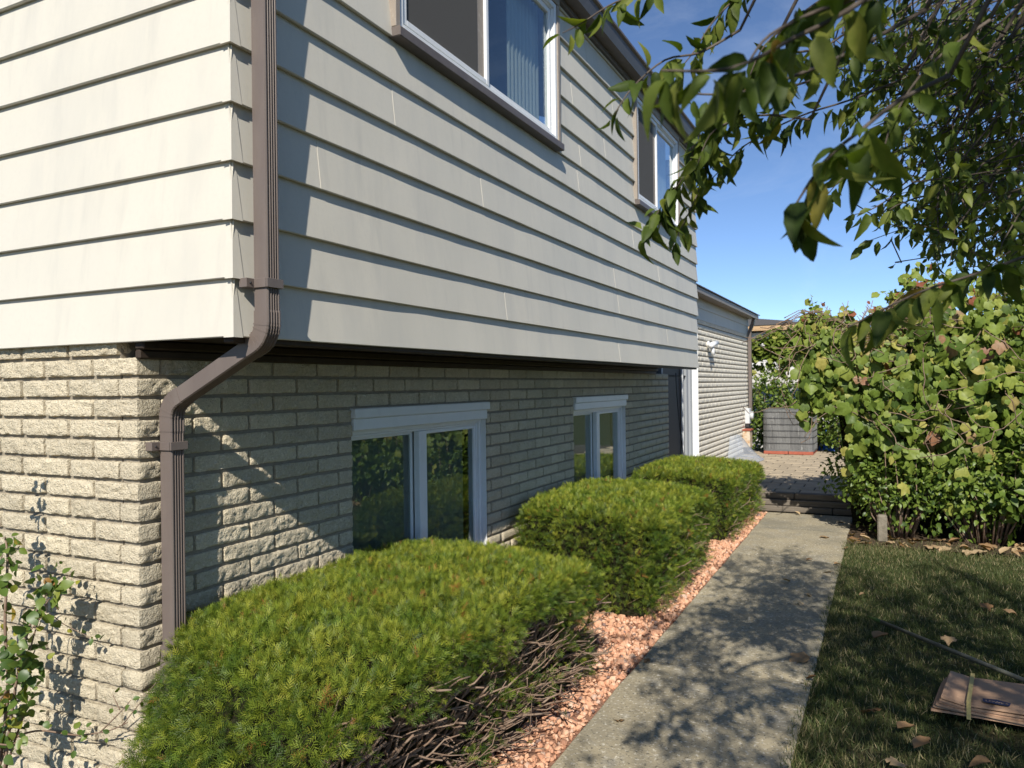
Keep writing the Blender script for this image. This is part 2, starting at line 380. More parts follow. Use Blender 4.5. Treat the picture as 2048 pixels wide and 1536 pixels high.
# soffit and mouldings under the overhang
b = MB(); b.box(BX-.06, -.022, .022, YF-.002, ZB+.006, ZB+.0195); b.build('soffit', M_SOFF, house)
b = MB(); b.box(BX-.005, BX+.045, .025, YF, ZB-.030, ZB+.005, .006); b.box(BX-.006, BX+.022, .026, YF-.002, ZB-.066, ZB-.0305, .006)
b.box(-.075, -.024, .024, YF-.003, ZB-.022, ZB+.005, .004); b.build('soffit_moulding', M_SOFF, house)
b = MB(); b.box(-4.2, BX-.006, .018, .06, ZB+.003, ZB+.0055); b.build('soffit_strip', M_SOFF, house)

# eave: gutter + roof
b = MB(); b.box(-.02, .02, -.25, YF+.12, TOPZ-.03, TOPZ+.13, .004); b.build('fascia', M_TRIMB, house)
prof = [(0,0),(.085,0),(.105,.06),(.105,.10),(.125,.108),(.125,.125),(.118,.125),(.112,.115),(.098,.112),(.095,.06),(.08,.008),(.004,.008),(.004,.125),(0,.125)]
b = MB(); vs = [(x+.022, yy, z+TOPZ+.005) for yy in (-.25, YF+.12) for (x, z) in prof]; n = len(prof)
b.add(vs, [(i, n+i, n+(i+1)%n, (i+1)%n) for i in range(n)] + [tuple(range(n)), tuple(range(n, 2*n))[::-1]]); gut = b.build('gutter', M_TRIMB, house)
b = MB()
b.add([(.09,-.3,TOPZ+.14),(.09,YF+.15,TOPZ+.14),(-4.2,YF+.15,TOPZ+1.6),(-4.2,-.3,TOPZ+1.6),(.09,-.3,TOPZ+.155),(.09,YF+.15,TOPZ+.155),(-4.2,YF+.15,TOPZ+1.615),(-4.2,-.3,TOPZ+1.615)],
      [(0,1,2,3)[::-1],(4,5,6,7),(0,4,5,1)[::-1],(1,5,6,2),(0,3,7,4),(2,6,7,3)]); b.build('roof', M_SHING, house)

# ---- bricks
def brickmesh(L, D, H, seed, amp=.0100, lo=False):
    nx, ny, nz_ = (max(3, int(L/.030)), 2, 3) if lo else (max(4, int(L/.0125)), max(3, int(D/.02)), 7)
    if lo: amp *= .45
    import bmesh
    vs = {}; V = []; F = []
    def vid(i, j, k):
        key = (i, j, k)
        if key not in vs:
            x, y, z = (i/nx-.5)*L, (j/ny-.5)*D, (k/nz_-.5)*H
            e = .0075; hx, hy, hz = L/2-e, D/2-e, H/2-e
            c = Vector((max(-hx,min(hx,x)), max(-hy,min(hy,y)), max(-hz,min(hz,z)))); d = Vector((x,y,z)) - c
            if d.length > 1e-6: nrm = d.normalized(); p = c + nrm*e
            else: p = c; nrm = Vector((0,0,0))
            q = Vector((x,y,z))*36 + Vector((seed*13.1, seed*7.7, 0)); q2 = Vector((x,y,z))*95 + Vector((seed*3.1, seed*17.7, 5))
            dv = amp*(.75*mnoise.noise(q) + .75*mnoise.noise(q2))
            dv += amp*.5*mnoise.noise(Vector((x*12+seed, z*12, 3)))
            if abs(abs(x)-L/2) < 1e-6 or abs(abs(z)-H/2) < 1e-6: dv = dv*.35 - .0005
            p = p + nrm*dv
            vs[key] = len(V); V.append(p)
        return vs[key]
    for i in range(nx):
        for k in range(nz_):
            F.append((vid(i,0,k),vid(i+1,0,k),vid(i+1,0,k+1),vid(i,0,k+1))); F.append((vid(i,ny,k),vid(i,ny,k+1),vid(i+1,ny,k+1),vid(i+1,ny,k)))
    for i in range(nx):
        for j in range(ny):
            F.append((vid(i,j,0),vid(i,j+1,0),vid(i+1,j+1,0),vid(i+1,j,0))); F.append((vid(i,j,nz_),vid(i+1,j,nz_),vid(i+1,j+1,nz_),vid(i,j+1,nz_)))
    for j in range(ny):
        for k in range(nz_):
            F.append((vid(0,j,k),vid(0,j,k+1),vid(0,j+1,k+1),vid(0,j+1,k))); F.append((vid(nx,j,k),vid(nx,j+1,k),vid(nx,j+1,k+1),vid(nx,j,k+1)))
    me = bpy.data.meshes.new('brick'); me.from_pydata([tuple(v) for v in V], [], F); me.materials.append(M_BRICK)
    me.polygons.foreach_set('use_smooth', [True]*len(F)); me.set_sharp_from_angle(angle=math.radians(50)); me.update(); return me
CRS = .0797; JT = .012; HB = CRS - JT
_bc = {}
def getbrick(L, D=.07, lo=False):
    L = round(L, 3); s_ = random.randrange(6 if L > .28 else 3)
    key = (L, D, s_, lo)
    if key not in _bc: _bc[key] = brickmesh(L, D, HB, s_ + L*10, lo=lo)
    return _bc[key]
WIN_L = [(1.32, 2.81), (4.48, 5.975)]; WL0, WL1 = .36, 1.487
ZT = ZB - .068   # top of the brick
wallL = MB(); wallL.box(-4.2, BX-.112, BY+.019, BY+.2, -.1, ZB+.002); bwl = wallL.build('end_wall', M_MORT, house)
wb = MB(); x0, x1 = BX-.10, BX-.011
wb.box(x0, x1, BY+.016, WIN_L[0][0], -.1, ZT); wb.box(x0, x1, WIN_L[0][0]+.0001, WIN_L[0][1], -.1, WL0); wb.box(x0, x1, WIN_L[0][0]+.0001, WIN_L[0][1], WL1, ZT)
wb.box(x0, x1, WIN_L[0][1]+.0001, WIN_L[1][0], -.1, ZT); wb.box(x0, x1, WIN_L[1][0]+.0001, WIN_L[1][1], -.1, WL0); wb.box(x0, x1, WIN_L[1][0]+.0001, WIN_L[1][1], WL1, ZT)
wb.box(x0, x1, WIN_L[1][1]+.0001, 7.755, -.1, ZT)
bwr = wb.build('side_wall', M_MORT, house)
EXT0, EXT1 = 9.46, 14.0
b = MB(); b.box(BX-.12, BX-.006, EXT0+.012, EXT1, -.1, 2.56); bwe = b.build('extension_wall', M_MORT, house)
bricks = []   # (importance, parent, L, D, M)
ncrs = int(ZT/CRS) + 1
top = .4513 - .4513
zref = ZB - .4513 - CRS   # bottom of a measured course (type A) 
k0 = -int(zref/CRS) - 1
def put(par, L, D, c, axis, far=False):
    Mx = Matrix.Translation(c) if axis == 'x' else Matrix.Translation(c) @ Matrix.Rotation(math.pi/2, 4, 'Z')
    flip = random.choice((0, math.pi))
    Mx = Mx @ Matrix.Rotation(flip, 4, 'Y') @ Matrix.Rotation(random.uniform(-.006,.006), 4, 'Z')
    px, py, z = project(np.array(c)); vis = -40 < px[0] < 2090 and py[0] < 1560
    imp = (1/np.linalg.norm(np.array(c)-CAM)) if vis and c[2] > .02 else 0
    if vis and axis == 'y' and c[2] < .55 and -.4 < c[1] < 8: imp *= .25
    bricks.append((0 if far else imp, par, L, D, Mx))
for k in range(k0, 40):
    z0 = zref + k*CRS; zc = z0 + CRS/2 
    if z0 < -.09: continue
    if z0 > ZB - .02: break
    left_only = zc + CRS*.3 > ZT + .03
    A = k % 2 == 0; L = .305
    # left face
    e = BX - (.1045 if A else .2595)
    if not A:
        put(bwl, .2595-JT*.5, .105, (BX-.2595/2+JT*.25, BY+.0525, zc), 'x')
    x = e
    while x > -2.3:
        put(bwl, L-JT, .07, (x-L/2, BY+.035+random.uniform(-.0015,.0015), zc), 'x'); x -= L
    if left_only: continue
    # right face
    if A: put(bwr, .2595-JT*.5, .105, (BX-.0525, BY+.2595/2-JT*.25, zc), 'y'); y = BY+.2595
    else: y = BY+.1045
    while y < 7.75:
        ye = min(y+L, 7.765); pieces = [(y, ye)]
        for (w0, w1) in WIN_L:
            if WL0-.02 < zc < WL1+.0:
                nx = []
                for (p, q) in pieces:
                    if q <= w0 or p >= w1: nx.append((p, q))
                    else:
                        if p < w0-.03: nx.append((p, w0))
                        if q > w1+.03: nx.append((w1, q))
                pieces = nx
        for (p, q) in pieces:
            if q-p > .035: put(bwr, round((q-p)/.02)*.02-JT if abs(q-p-L) > .002 else L-JT, .07, (BX-.035+random.uniform(-.0015,.0015), (p+q)/2, zc), 'y')
        y += L
    # extension
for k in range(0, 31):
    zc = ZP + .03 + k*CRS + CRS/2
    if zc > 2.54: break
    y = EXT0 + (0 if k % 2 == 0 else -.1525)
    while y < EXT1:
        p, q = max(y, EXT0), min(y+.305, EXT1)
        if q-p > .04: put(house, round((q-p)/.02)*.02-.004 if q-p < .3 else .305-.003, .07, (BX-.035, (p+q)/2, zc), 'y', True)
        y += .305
order = sorted(range(len(bricks)), key=lambda i: -bricks[i][0]); keep = set(order[:298])
groups_ = {}
for i, (imp, par, L, D, Mx) in enumerate(bricks):
    one = i in keep and imp > 0; me = getbrick(L, D, not one)
    if one: obj('brick', me, par, None, Mx)
    else:
        co = np.empty(len(me.vertices)*3); me.vertices.foreach_get('co', co); A4 = np.array(Mx); co = co.reshape(-1,3) @ A4[:3,:3].T + A4[:3,3]
        lv = np.empty(len(me.loops), np.int32); me.loops.foreach_get('vertex_index', lv); groups_.setdefault(par is house, []).append((co, lv))
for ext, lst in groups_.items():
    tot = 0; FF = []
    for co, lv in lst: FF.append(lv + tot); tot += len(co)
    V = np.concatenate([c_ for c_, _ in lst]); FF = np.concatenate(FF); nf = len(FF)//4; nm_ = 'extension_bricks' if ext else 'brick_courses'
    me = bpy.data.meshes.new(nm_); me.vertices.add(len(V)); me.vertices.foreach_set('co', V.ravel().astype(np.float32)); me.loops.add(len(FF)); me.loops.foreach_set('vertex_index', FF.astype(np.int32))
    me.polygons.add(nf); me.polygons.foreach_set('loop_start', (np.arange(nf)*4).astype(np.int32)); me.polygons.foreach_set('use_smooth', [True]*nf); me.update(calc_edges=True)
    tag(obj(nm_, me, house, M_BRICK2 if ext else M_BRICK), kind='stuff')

# ---- upper windows
def ring(b, y0, y1, z0, z1, w, x0, x1, wb=None, wt=None, bev=.003):
    wb = wb or w; wt = wt or w
    b.box(x0, x1, y0, y0+w, z0, z1, bev); b.box(x0, x1, y1-w, y1, z0, z1, bev)
    b.box(x0+.0006, x1-.0006, y0+w, y1-w, z0, z0+wb, bev); b.box(x0+.0006, x1-.0006, y0+w, y1-w, z1-wt, z1, bev)
def wavy(b, y0, y1, z0, z1, x, amp, wl, n):
    vs = []; 
    for i in range(n+1):
        y = y0+(y1-y0)*i/n; xx = x + amp*math.sin(i/n*(y1-y0)/wl*2*math.pi)
        vs += [(xx, y, z0), (xx, y, z1)]
    b.add(vs, [(2*i, 2*i+2, 2*i+3, 2*i+1) for i in range(n)], True)
for (w0, w1) in WIN_U:
    win = empty('upper_window'); win.parent = house; win.name = 'window'
    b = MB(); b.box(-.03, .044, w0-.012, w1+.012, WZ0-.002, WZ0+.045, .004); b.build('sill', M_TRIMB, win)
    b = MB(); b.box(-.03, .020, w0-.010, w0+.028, WZ0+.0455, WZ1, .003); b.box(-.03, .020, w1-.028, w1+.010, WZ0+.0455, WZ1, .003); b.box(-.03, .022, w0-.010, w1+.010, WZ1+.001, WZ1+.06, .003); b.build('casing', M_TAUPE, win)
    a0, a1, c0, c1 = w0+.0285, w1-.0285, WZ0+.0455, WZ1-.001
    b = MB(); ring(b, a0, a1, c0, c1, .036, -.06, .012, .04); ring(b, a0+.0365, a1-.0365, c0+.0405, c1-.0365, .008, -.055, .000); b.build('frame', M_WHITE, win)
    md = (a0+a1)/2 - .06
    b = MB(); ring(b, a0+.045, md+.02, c0+.049, c1-.045, .030, -.018, .004); b.build('screen_frame', M_WHITE, win)
    b = MB(); b.box(-.012, -.009, a0+.075, md-.09, c0+.079, c1-.075); b.build('screen', M_SCREEN, win)
    b = MB(); b.box(-.0135, -.0125, md-.09, md-.012, c0+.079, c1-.075); b.build('inner_stile', M_TAUPE, win)
    b = MB(); ring(b, md+.021, a1-.045, c0+.049, c1-.045, .034, -.045, -.012); b.build('sash', M_WHITE, win)
    b = MB(); b.box(-.032, -.028, md+.055, a1-.079, c0+.083, c1-.079); b.build('pane', M_GLASS, win)
    b = MB(); wavy(b, a1-.50*(a1-md), a1-.04, c0, c1, -.12, .014, .055, 60); b.build('curtain', M_BLIND, win)
    b = MB(); b.box(-1.6, -1.55, w0-.2, w1+.2, WZ0-.1, WZ1); b.build('room_back', M_ROOM, win)

# ---- lower windows
for wi, (w0, w1) in enumerate(WIN_L):
    win = empty('window'); win.parent = house; xf = BX
    b = MB(); b.box(xf-.03, xf+.028, w0-.012, w1+.012, WL1-.050, WL1+.002, .004); b.build('head_trim', M_WHITE, win)
    b = MB(); b.box(xf-.05, xf+.012, w0+.001, w1-.001, WL1-.118, WL1-.0505, .006); b.build('head_casing', M_WHITE, win)
    b = MB(); t1 = WL1-.1185; ring(b, w0+.004, w1-.004, WL0, t1, .030, xf-.125, xf-.040, .05, .025); ring(b, w0+.035, w1-.035, WL0+.0505, t1-.026, .014, xf-.12, xf-.055); b.build('frame', M_WHITE, win)
    b = MB(); b.box(xf-.09, xf-.004, w1-.0055, w1-.0005, WL0, t1, .001); b.build('caulk', M_WHITE, win)
    a0, a1 = w0+.050, w1-.050; md = w0 + .50*(w1-w0); c0, c1 = WL0+.065, t1-.041
    b = MB(); b.box(xf-.085, xf-.042, md-.045, md+.040, c0, c1, .004); b.build('mullion', M_WHITE, win)
    b = MB(); ring(b, md+.0405, a1, c0, c1, .022, xf-.09, xf-.06); b.build('sash', M_WHITE, win)
    b = MB(); ring(b, a0, md-.0455, c0, c1, .018, xf-.115, xf-.091); b.build('sash', M_WHITE, win)
    b = MB(); b.box(xf-.079, xf-.075, md+.063, a1-.023, c0+.023, c1-.023); b.build('pane', M_GLASS2, win)
    b = MB(); b.box(xf-.107, xf-.103, a0+.019, md-.064, c0+.019, c1-.019); b.build('pane', M_GLASS2, win)
    yb = a0+.01
    while yb < a1-.05:
        b = MB(); x_ = xf-.165; an = .45+random.uniform(-.06,.06); dx, dy = .045*math.sin(an), .045*math.cos(an)
        b.add([(x_-dx, yb, c0-.03), (x_+.006, yb+dy, c0-.03), (x_+dx, yb+2*dy, c0-.03), (x_-dx, yb, c1+.05), (x_+.006, yb+dy, c1+.05), (x_+dx, yb+2*dy, c1+.05)], [(0,1,4,3),(1,2,5,4)], True)
        b.build('blind_slat', M_BLIND2, win); yb += .090
    b = MB(); b.box(xf-2.0, xf-1.95, w0-.4, w1+.4, .1, 1.9); b.build('room_back', M_DARK, win)
    b = MB(); b.box(xf-.16, xf-.126, w0-.02, w1+.02, WL0-.03, WL0+.02); b.build('stool', M_WHITE, win)
# ground-floor room box keeps the inside dark
b = MB(); b.box(-4.2, -4.15, .24, 14, 0, 2.5); b.box(-4.2, BX-.13, .24, 14, 1.70, 1.715); b.box(-4.2, BX-.13, .24, 14, .0, .01); b.box(-4.2, BX-.13, .232, .238, 0, 1.7); b.build('room_shell', M_DARK, house)

# ---- sliding door
door = empty('sliding_door'); door.parent = house
xd = BX - .10
b = MB(); b.box(xd-.06, xd+.01, 9.34, 9.455, ZP, 2.5, .004); b.box(xd-.06, xd-.02, 9.22, 9.335, ZP, 2.5, .004); b.box(xd-.06, xd+.01, 7.76, 7.83, ZP, 2.5, .004); b.box(xd-.06, xd+.005, 7.831, 9.219, ZP, ZP+.05, .004); b.build('frame', mat('grey_door_frame', (.30,.32,.34), .5, .3), door)
b = MB(); b.box(xd-.03, xd+.0, 8.92, 8.96, ZP+.05, 2.5, .003); b.build('screen_edge', M_WHITE, door)
b = MB(); b.box(xd-.045, xd-.04, 7.84, 8.92, ZP+.051, 2.5); b.build('screen', mat('door_screen', (.03,.032,.035), .6, .3), door)
b = MB(); b.box(xd-.8, xd-.75, 7.7, 9.6, 0, 2.6); b.build('room_back', M_DARK, door)
b = MB(); pts = [(BX+.02, 8.06+.0*t + .52*t**1.6, 1.74-1.4*t) for t in np.linspace(0, 1, 14)]; b.tube(pts, .006, 5); b.build('cable', M_BLACK, door)
b = MB(); b.box(BX-.10, BX-.001, EXT0-.006, EXT0+.004, ZP, 2.5); b.build('jamb', M_WHITE, door)
b = MB(); b.box(BX-.16, BX-.02, 7.13, EXT0-.01, 2.5, 2.95); b.build('header', M_SOFF, door)

# ---- extension top: boards, eave, roof, downspout
for k in range(2):
    z0 = 2.55 + k*.18; b = MB(); n = 30; vs = []
    for i in range(n+1):
        y = 7.2 + (EXT1-7.2)*i/n; w = .003*mnoise.noise(Vector((y, k*4.2, 1)))
        for (d, z) in ((-.012, z0+.19), (w+.004, z0), (-.015, z0)): vs.append((BX+d+.006, y, z))
    b.add(vs, [(i*3+j, i*3+j+1, i*3+j+4, i*3+j+3) for i in range(n) for j in range(2)]); b.build('siding_board', M_SID, house)
b = MB(); b.box(BX-.12, BX-.007, 7.2, EXT1, 2.561, 2.95); b.build('extension_sheathing', M_DARK, house)
M_FASC = mat('taupe_fascia', (.23,.19,.155), .5, .3, [(9, (.30,.255,.21), .45, .75)], coord='World')
b = MB(); b.box(BX-.1, -.37, 7.2, 14.12, 2.885, 2.90); b.build('soffit', M_FASC, house)
b = MB(); b.box(-.369, -.345, 7.2, 14.12, 2.865, 2.945, .004); b.build('fascia', M_FASC, house)
b = MB(); b.add([(-.325,7.15,2.946),(-.325,14.18,2.946),(-4.2,14.18,4.1),(-4.2,7.15,4.1),(-.325,7.15,2.962),(-.325,14.18,2.962),(-4.2,14.18,4.116),(-4.2,7.15,4.116)], [(3,2,1,0),(4,5,6,7),(0,1,5,4),(1,2,6,5),(3,0,4,7)]); b.build('roof', M_SHING, house)
b = MB(); b.box(-4.2, BX-.12, EXT1-.06, EXT1, 0, 3.0); b.build('extension_end', M_MORT, house)
dp = MB(); dp.sweep([(-.40,13.86,2.88),(-.42,13.86,2.78),(BX+.05,13.86,2.62),(BX+.05,13.86,.9)], [(-.03,-.04),(.03,-.04),(.03,.04),(-.03,.04)]); dp.build('downspout', M_BROWN, house)

# ---- front downspout (ribbed, with offset elbows)
def ribbed(w, d, nrib=4, depth=.0055):
    """profile: u = away from wall, v = along y ; ribs on the outer (+u) face and on far side"""
    p = [(-d, -w), (d-.004, -w), (d, -w+.005)]
    inner = 2*(w-.008); 
    for i in range(nrib):
        c = -w+.008 + inner*(i+.5)/nrib; h = inner/nrib*.5
        p += [(d, c-h*.85), (d-depth, c-h*.45), (d-depth, c+h*.45), (d, c+h*.85)]
    p += [(d, w-.005), (d-.004, w), (-d, w)]
    return p
UX, UY, LX, LY = .054, .106, BX+.057, .140
spout = empty('downspout'); spout.parent = house
def path_seg(name, pts, w=.0315, d=.030):
    # side = t x U ; for downward t=(0,0,-1), U=(0,1,0): side=(1,0,0)
    b = MB(); b.sweep(pts, ribbed(w, d), (0,1,0)); return b.build(name, M_BROWN, spout)
path_seg('upper_pipe', [(UX,UY,TOPZ-.0),(UX,UY,1.85)])
def arc(p0, d0, d1, r, n=5):
    """fillet polyline from direction d0 to d1 beginning at p0"""
    d0 = Vector(d0).normalized(); d1 = Vector(d1).normalized(); p = Vector(p0); out = [p.copy()]; ang = d0.angle(d1)
    for i in range(n):
        t = (i+.5)/n; d = (d0*(1-t)+d1*t).normalized(); p = p + d*(r*ang/n); out.append(p.copy())
    return out
dg = Vector((LX-UX, LY-UY, -.235)).normalized()
e1 = arc((UX,UY,1.835), (0,0,-1), dg, .085)
path_seg('upper_elbow', [(UX,UY,1.875)] + e1 + [e1[-1]+dg*.04], .0335, .032)
e2 = arc((0,0,0), dg, (0,0,-1), .085); tot_ = e2[-1]
zz = e1[-1].z - .15
end = Vector((LX, LY, 0)); s0 = e1[-1] + dg*.02
Lx = (end.x - tot_.x - s0.x)/dg.x; s1 = s0 + dg*Lx
path_seg('diagonal_pipe', [s0, s1])
lo = [s1 + q for q in e2]; lo[-1].y = LY
path_seg('lower_elbow', [s1 - dg*.03] + lo + [lo[-1]+Vector((0,0,-.05))], .0335, .032)
path_seg('lower_pipe', [lo[-1]+Vector((0,0,-.03)), (LX,LY,.60)])
path_seg('bottom_elbow', [(LX,LY,.62),(LX+.002,LY,.58),(LX+.01,LY-.02,.52),(LX+.02,LY-.06,.40)], .036, .034)
for pts_ in (e1, lo):
    for q_ in (0, 1, 3, 4):
        a_, b_ = Vector(pts_[q_]), Vector(pts_[q_+1]); md_ = (a_+b_)/2; dd_ = (b_-a_).normalized()*.003
        path_seg('crimp', [md_-dd_, md_+dd_], .0348, .0332)
def bracket(x, y, z, wx):
    b = MB(); d = .0345; b.box(x-d-.002, x+d, y-.040, y-.0335, z-.016, z+.016, .001); b.box(x+d-.004, x+d+.004, y-.040, y+.040, z-.016, z+.016, .001); b.box(x-d-.002, x+d, y+.0335, y+.040, z-.016, z+.016, .001)
    b.box(wx, x-d+.012, y-.075, y-.0405, z-.016, z+.016, .001); b.box(wx, x-d+.012, y+.0405, y+.07, z-.016, z+.016, .001)
    bk = b.build('bracket', M_BROWN, spout); b = MB(); b.tube([(x-d+.011, y-.058, z),(x-d+.016, y-.058, z)], .004, 8); b.build('screw', M_BLACK, bk)
bracket(UX, UY, ZB+.185, -.004); bracket(LX, LY, 1.385, BX-.005)

# ------------------------------------------------------------------ small wall things
def thing(name, label, cat, loc, group=None): return tag(empty(name, loc), label, cat, group)
t = thing('security_camera', 'white bullet security camera mounted high on the sunlit brick', 'camera', (BX, 10.13, 2.20))
b = MB(); b.tube([(0,0,0),(.03,0,0)], .055, 14); b.build('base', M_WHITE, t)
b = MB(); b.tube([(.03,0,0),(.09,.03,-.03)], .02, 8); b.build('arm', M_WHITE, t)
b = MB(); b.tube([(.06,-.10,-.02),(.11,.12,.03)], .042, 14); cb = b.build('housing', M_WHITE, t); b = MB(); b.tube([(.109,.121,.0302),(.111,.127,.0312)], .032, 12); b.build('lens', M_BLACK, cb)
b = MB(); b.tube([(.07,0,-.05),(.085,.02,-.16)], .03, 10); b.build('lower_sensor', M_WHITE, t)
t = thing('electric_meter', 'grey electric meter box on brick wall by brown downspout', 'meter', (BX, 13.55, .93))
b = MB(); b.box(0,.09,-.11,.11,-.13,.17,.01); b.build('case', M_GREYM, t)
b = MB(); b.tube([(.09,0,.03),(.15,0,.03)], .075, 16); b.build('meter_dial', M_GREYM, t)
b = MB(); b.box(.0,.08,-.09,.09,-.20,-.132,.006); b.build('black_base', M_BLACK, t)
t = thing('rusty_junction_box', 'rust-streaked cream metal box on brick wall beneath the meter', 'box', (BX, 13.3, .55))
b = MB(); b.box(0,.14,-.14,.14,-.19,.13,.008); b.build('case', M_RUST, t)
b = MB(); b.box(-.0,.16,-.16,.16,.131,.16,.004); b.build('lid', M_RED, t)
b = MB(); b.tube([(.07,0,-.19),(.08,.02,-.24),(.13,.08,-.275)], .022, 8); b.build('conduit', M_WHITE, t)
# clear window-well cover
M_PLAST = glassmat('clear_plastic', (.8,.85,.95), .55, .2, (.88,.91,.95))
_t = M_PLAST.node_tree; _o = _t.nodes['Material Output']; _s = _o.inputs[0].links[0].from_socket; _d = _t.nodes.new('ShaderNodeBsdfDiffuse'); _d.inputs[0].default_value = (.62,.66,.72,1)
_m = _t.nodes.new('ShaderNodeMixShader'); _m.inputs[0].default_value = .28; _t.links.new(_s, _m.inputs[1]); _t.links.new(_d.outputs[0], _m.inputs[2]); _t.links.new(_m.outputs[0], _o.inputs[0])
t = thing('window_well_cover', 'clear ribbed plastic window well cover against the brick', 'well cover', (BX, 12.1, ZP))
n = 14; vs = []; b = MB(); prof_ = [(.03,.44),(.10,.43),(.17,.36),(.27,.22),(.40,.09),(.50,.015)]
for i in range(n+1):
    a = -math.pi/2 + math.pi*i/n; rr = 1 + (.025 if i % 2 else 0)
    for (d, z) in prof_: vs.append((.02 + max(.0, math.cos(a))*d*rr, math.sin(a)*(.25+d*.75)*rr, z))
b.add(vs, [(i*6+j, (i+1)*6+j, (i+1)*6+j+1, i*6+j+1) for i in range(n) for j in range(5)], True); b.build('dome', M_PLAST, t)
b = MB(); b.tube([(.02 + max(0, math.cos(a))*.51, math.sin(a)*.63, .015) for a in np.linspace(-math.pi/2, math.pi/2, 15)], .012, 6); b.build('rim', M_PLAST, t)

# ------------------------------------------------------------------ air conditioner on red blocks
AX0, AX1, AY, AZ = -.20, .72, 13.45, ZP+.06
ac = thing('air_conditioner', 'weathered grey outdoor air conditioner with wire grille on red blocks', 'air conditioner', ((AX0+AX1)/2, AY+.45, AZ))
M_AC = mat('dusty_coil', (.15,.15,.148), .75, .2, [(5, (.25,.25,.245), .42, .7, (1,1,.15)), (34, (.60,.60,.58), .60, .72, (1,1,.10)), (90, (.05,.05,.05), .5, .7, (1,1,.03))], coord='World')
M_ACF = mat('ac_steel', (.13,.132,.13), .55, .3, [(10, (.2,.2,.19), .45, .7)], coord='World')
def rrect(hw, r, n=5):
    out = []
    for cx, cy, a0 in ((hw-r,hw-r,0),(-hw+r,hw-r,90),(-hw+r,-hw+r,180),(hw-r,-hw+r,270)):
        for i in range(n+1):
            a = math.radians(a0+90*i/n); out.append((cx+r*math.cos(a), cy+r*math.sin(a)))
    return out
def prism(b, pts, z0, z1, smooth=False):
    n = len(pts); b.add([(x,y,z0) for x,y in pts]+[(x,y,z1) for x,y in pts], [(i,(i+1)%n,n+(i+1)%n,n+i) for i in range(n)]+[tuple(range(n))[::-1], tuple(range(n,2*n))], smooth)
b = MB(); prism(b, rrect(.445,.10), .03, .75); b.build('coil', M_AC, ac)
b = MB(); prism(b, rrect(.465,.11), .75, .775); prism(b, rrect(.452,.10), .7755, .79); b.build('top_cover', M_ACF, ac)
b = MB(); prism(b, rrect(.462,.11), 0, .029); b.build('base_pan', M_ACF, ac)
b = MB(); pr = rrect(.455,.105,6); per = []
for i in range(len(pr)):
    x0_, y0_ = pr[i]; x1_, y1_ = pr[(i+1)%len(pr)]; L = math.hypot(x1_-x0_, y1_-y0_); nn = max(1, int(L/.028))
    per += [(x0_+(x1_-x0_)*j/nn, y0_+(y1_-y0_)*j/nn) for j in range(nn)]
for (x, y) in per: b.box(x-.0025, x+.0025, y-.0025, y+.0025, .03, .75)
b.build('grille_wires', M_ACF, ac)
for z in (.15, .27, .39, .51, .63):
    b = MB(); pr = rrect(.462,.11,6); n = len(pr); b.add([(x,y,z-.005) for x,y in pr]+[(x,y,z+.005) for x,y in pr], [(i,(i+1)%n,n+(i+1)%n,n+i) for i in range(n)]); b.build('band', M_BLACK, ac)
for i in range(2):
    o = MB(); o.box(0,.44,0,.86,0,.058,.006); q = tag(o.build('red_block', M_RED), 'flat red concrete block under the air conditioner', 'block', 'red blocks under the air conditioner'); q.location = (AX0+.02+.45*i, AY-.03, ZP+.001)

# ------------------------------------------------------------------ plants: templates
def leaf_template(rows=5, fold=.16, curl=.35, wmax=.27, serr=0):
    ts = np.linspace(0, 1, rows); v = []; 
    for i, t in enumerate(ts):
        w = wmax*(math.sin(math.pi*min(1, t**.80*1.0))**.8 if 0 < t < 1 else .02)
        z = -curl*t*t; f = fold*w/ .27*.27
        s = 1 + (serr if i % 2 else -serr)
        v += [(-w*s, t, z+fold*w*1.2), (0, t, z), (w*s, t, z+fold*w*1.2)]
    f = []
    for i in range(rows-1):
        for j in range(2): f.append((i*3+j, i*3+j+1, (i+1)*3+j+1, (i+1)*3+j))
    return np.array(v), np.array(f)
LEAF_T, LEAF_F = leaf_template(4, .35, .35, .235)
LEAFN_T, LEAFN_F = leaf_template(9, .2, .28, .27, .04)
def lobed(curl=.3, lob=.14, n=18, fold=.25):
    v = [(0, .32, .0)]; 
    for i in range(n):
        a = 2*math.pi*i/n - math.pi/2      # starts at the petiole
        u = (a+math.pi/2)
        r = .5*(1 + lob*math.cos(5*(u-math.pi))*.6 - (.35 if i == 0 else 0)) * (1.0 + .18*math.cos(u-math.pi))
        x = r*math.cos(a)*1.0; y = r*math.sin(a) + .42
        v.append((x, y, -curl*(x*x+ (y-.3)**2)*2 + fold*abs(x) + .03*math.cos(7*u)))
    f = [(0, 1+i, 1+(i+1)%n) for i in range(n)]
    return np.array(v), np.array(f)
LOB_T, LOB_F = lobed()
def tmesh(name, tv, tf, m_, smooth=True):
    me = bpy.data.meshes.new(name); me.from_pydata([tuple(v) for v in tv], [], [tuple(int(i) for i in f) for f in tf]); me.materials.append(m_)
    me.polygons.foreach_set('use_smooth', [smooth]*len(tf)); me.update(); return me
def rmat(R, T, s):
    M4 = Matrix.Identity(4)
    for i in range(3):
        for j in range(3): M4[i][j] = R[i, j]*s
        M4[i][3] = T[i]
    return M4
def leaf_objects(parent, meshes, R, T, s, base):
    for i in range(len(T)):
        o = obj('leaf', meshes[i % len(meshes)], parent); o.matrix_local = rmat(R[i], T[i]-base, s[i])

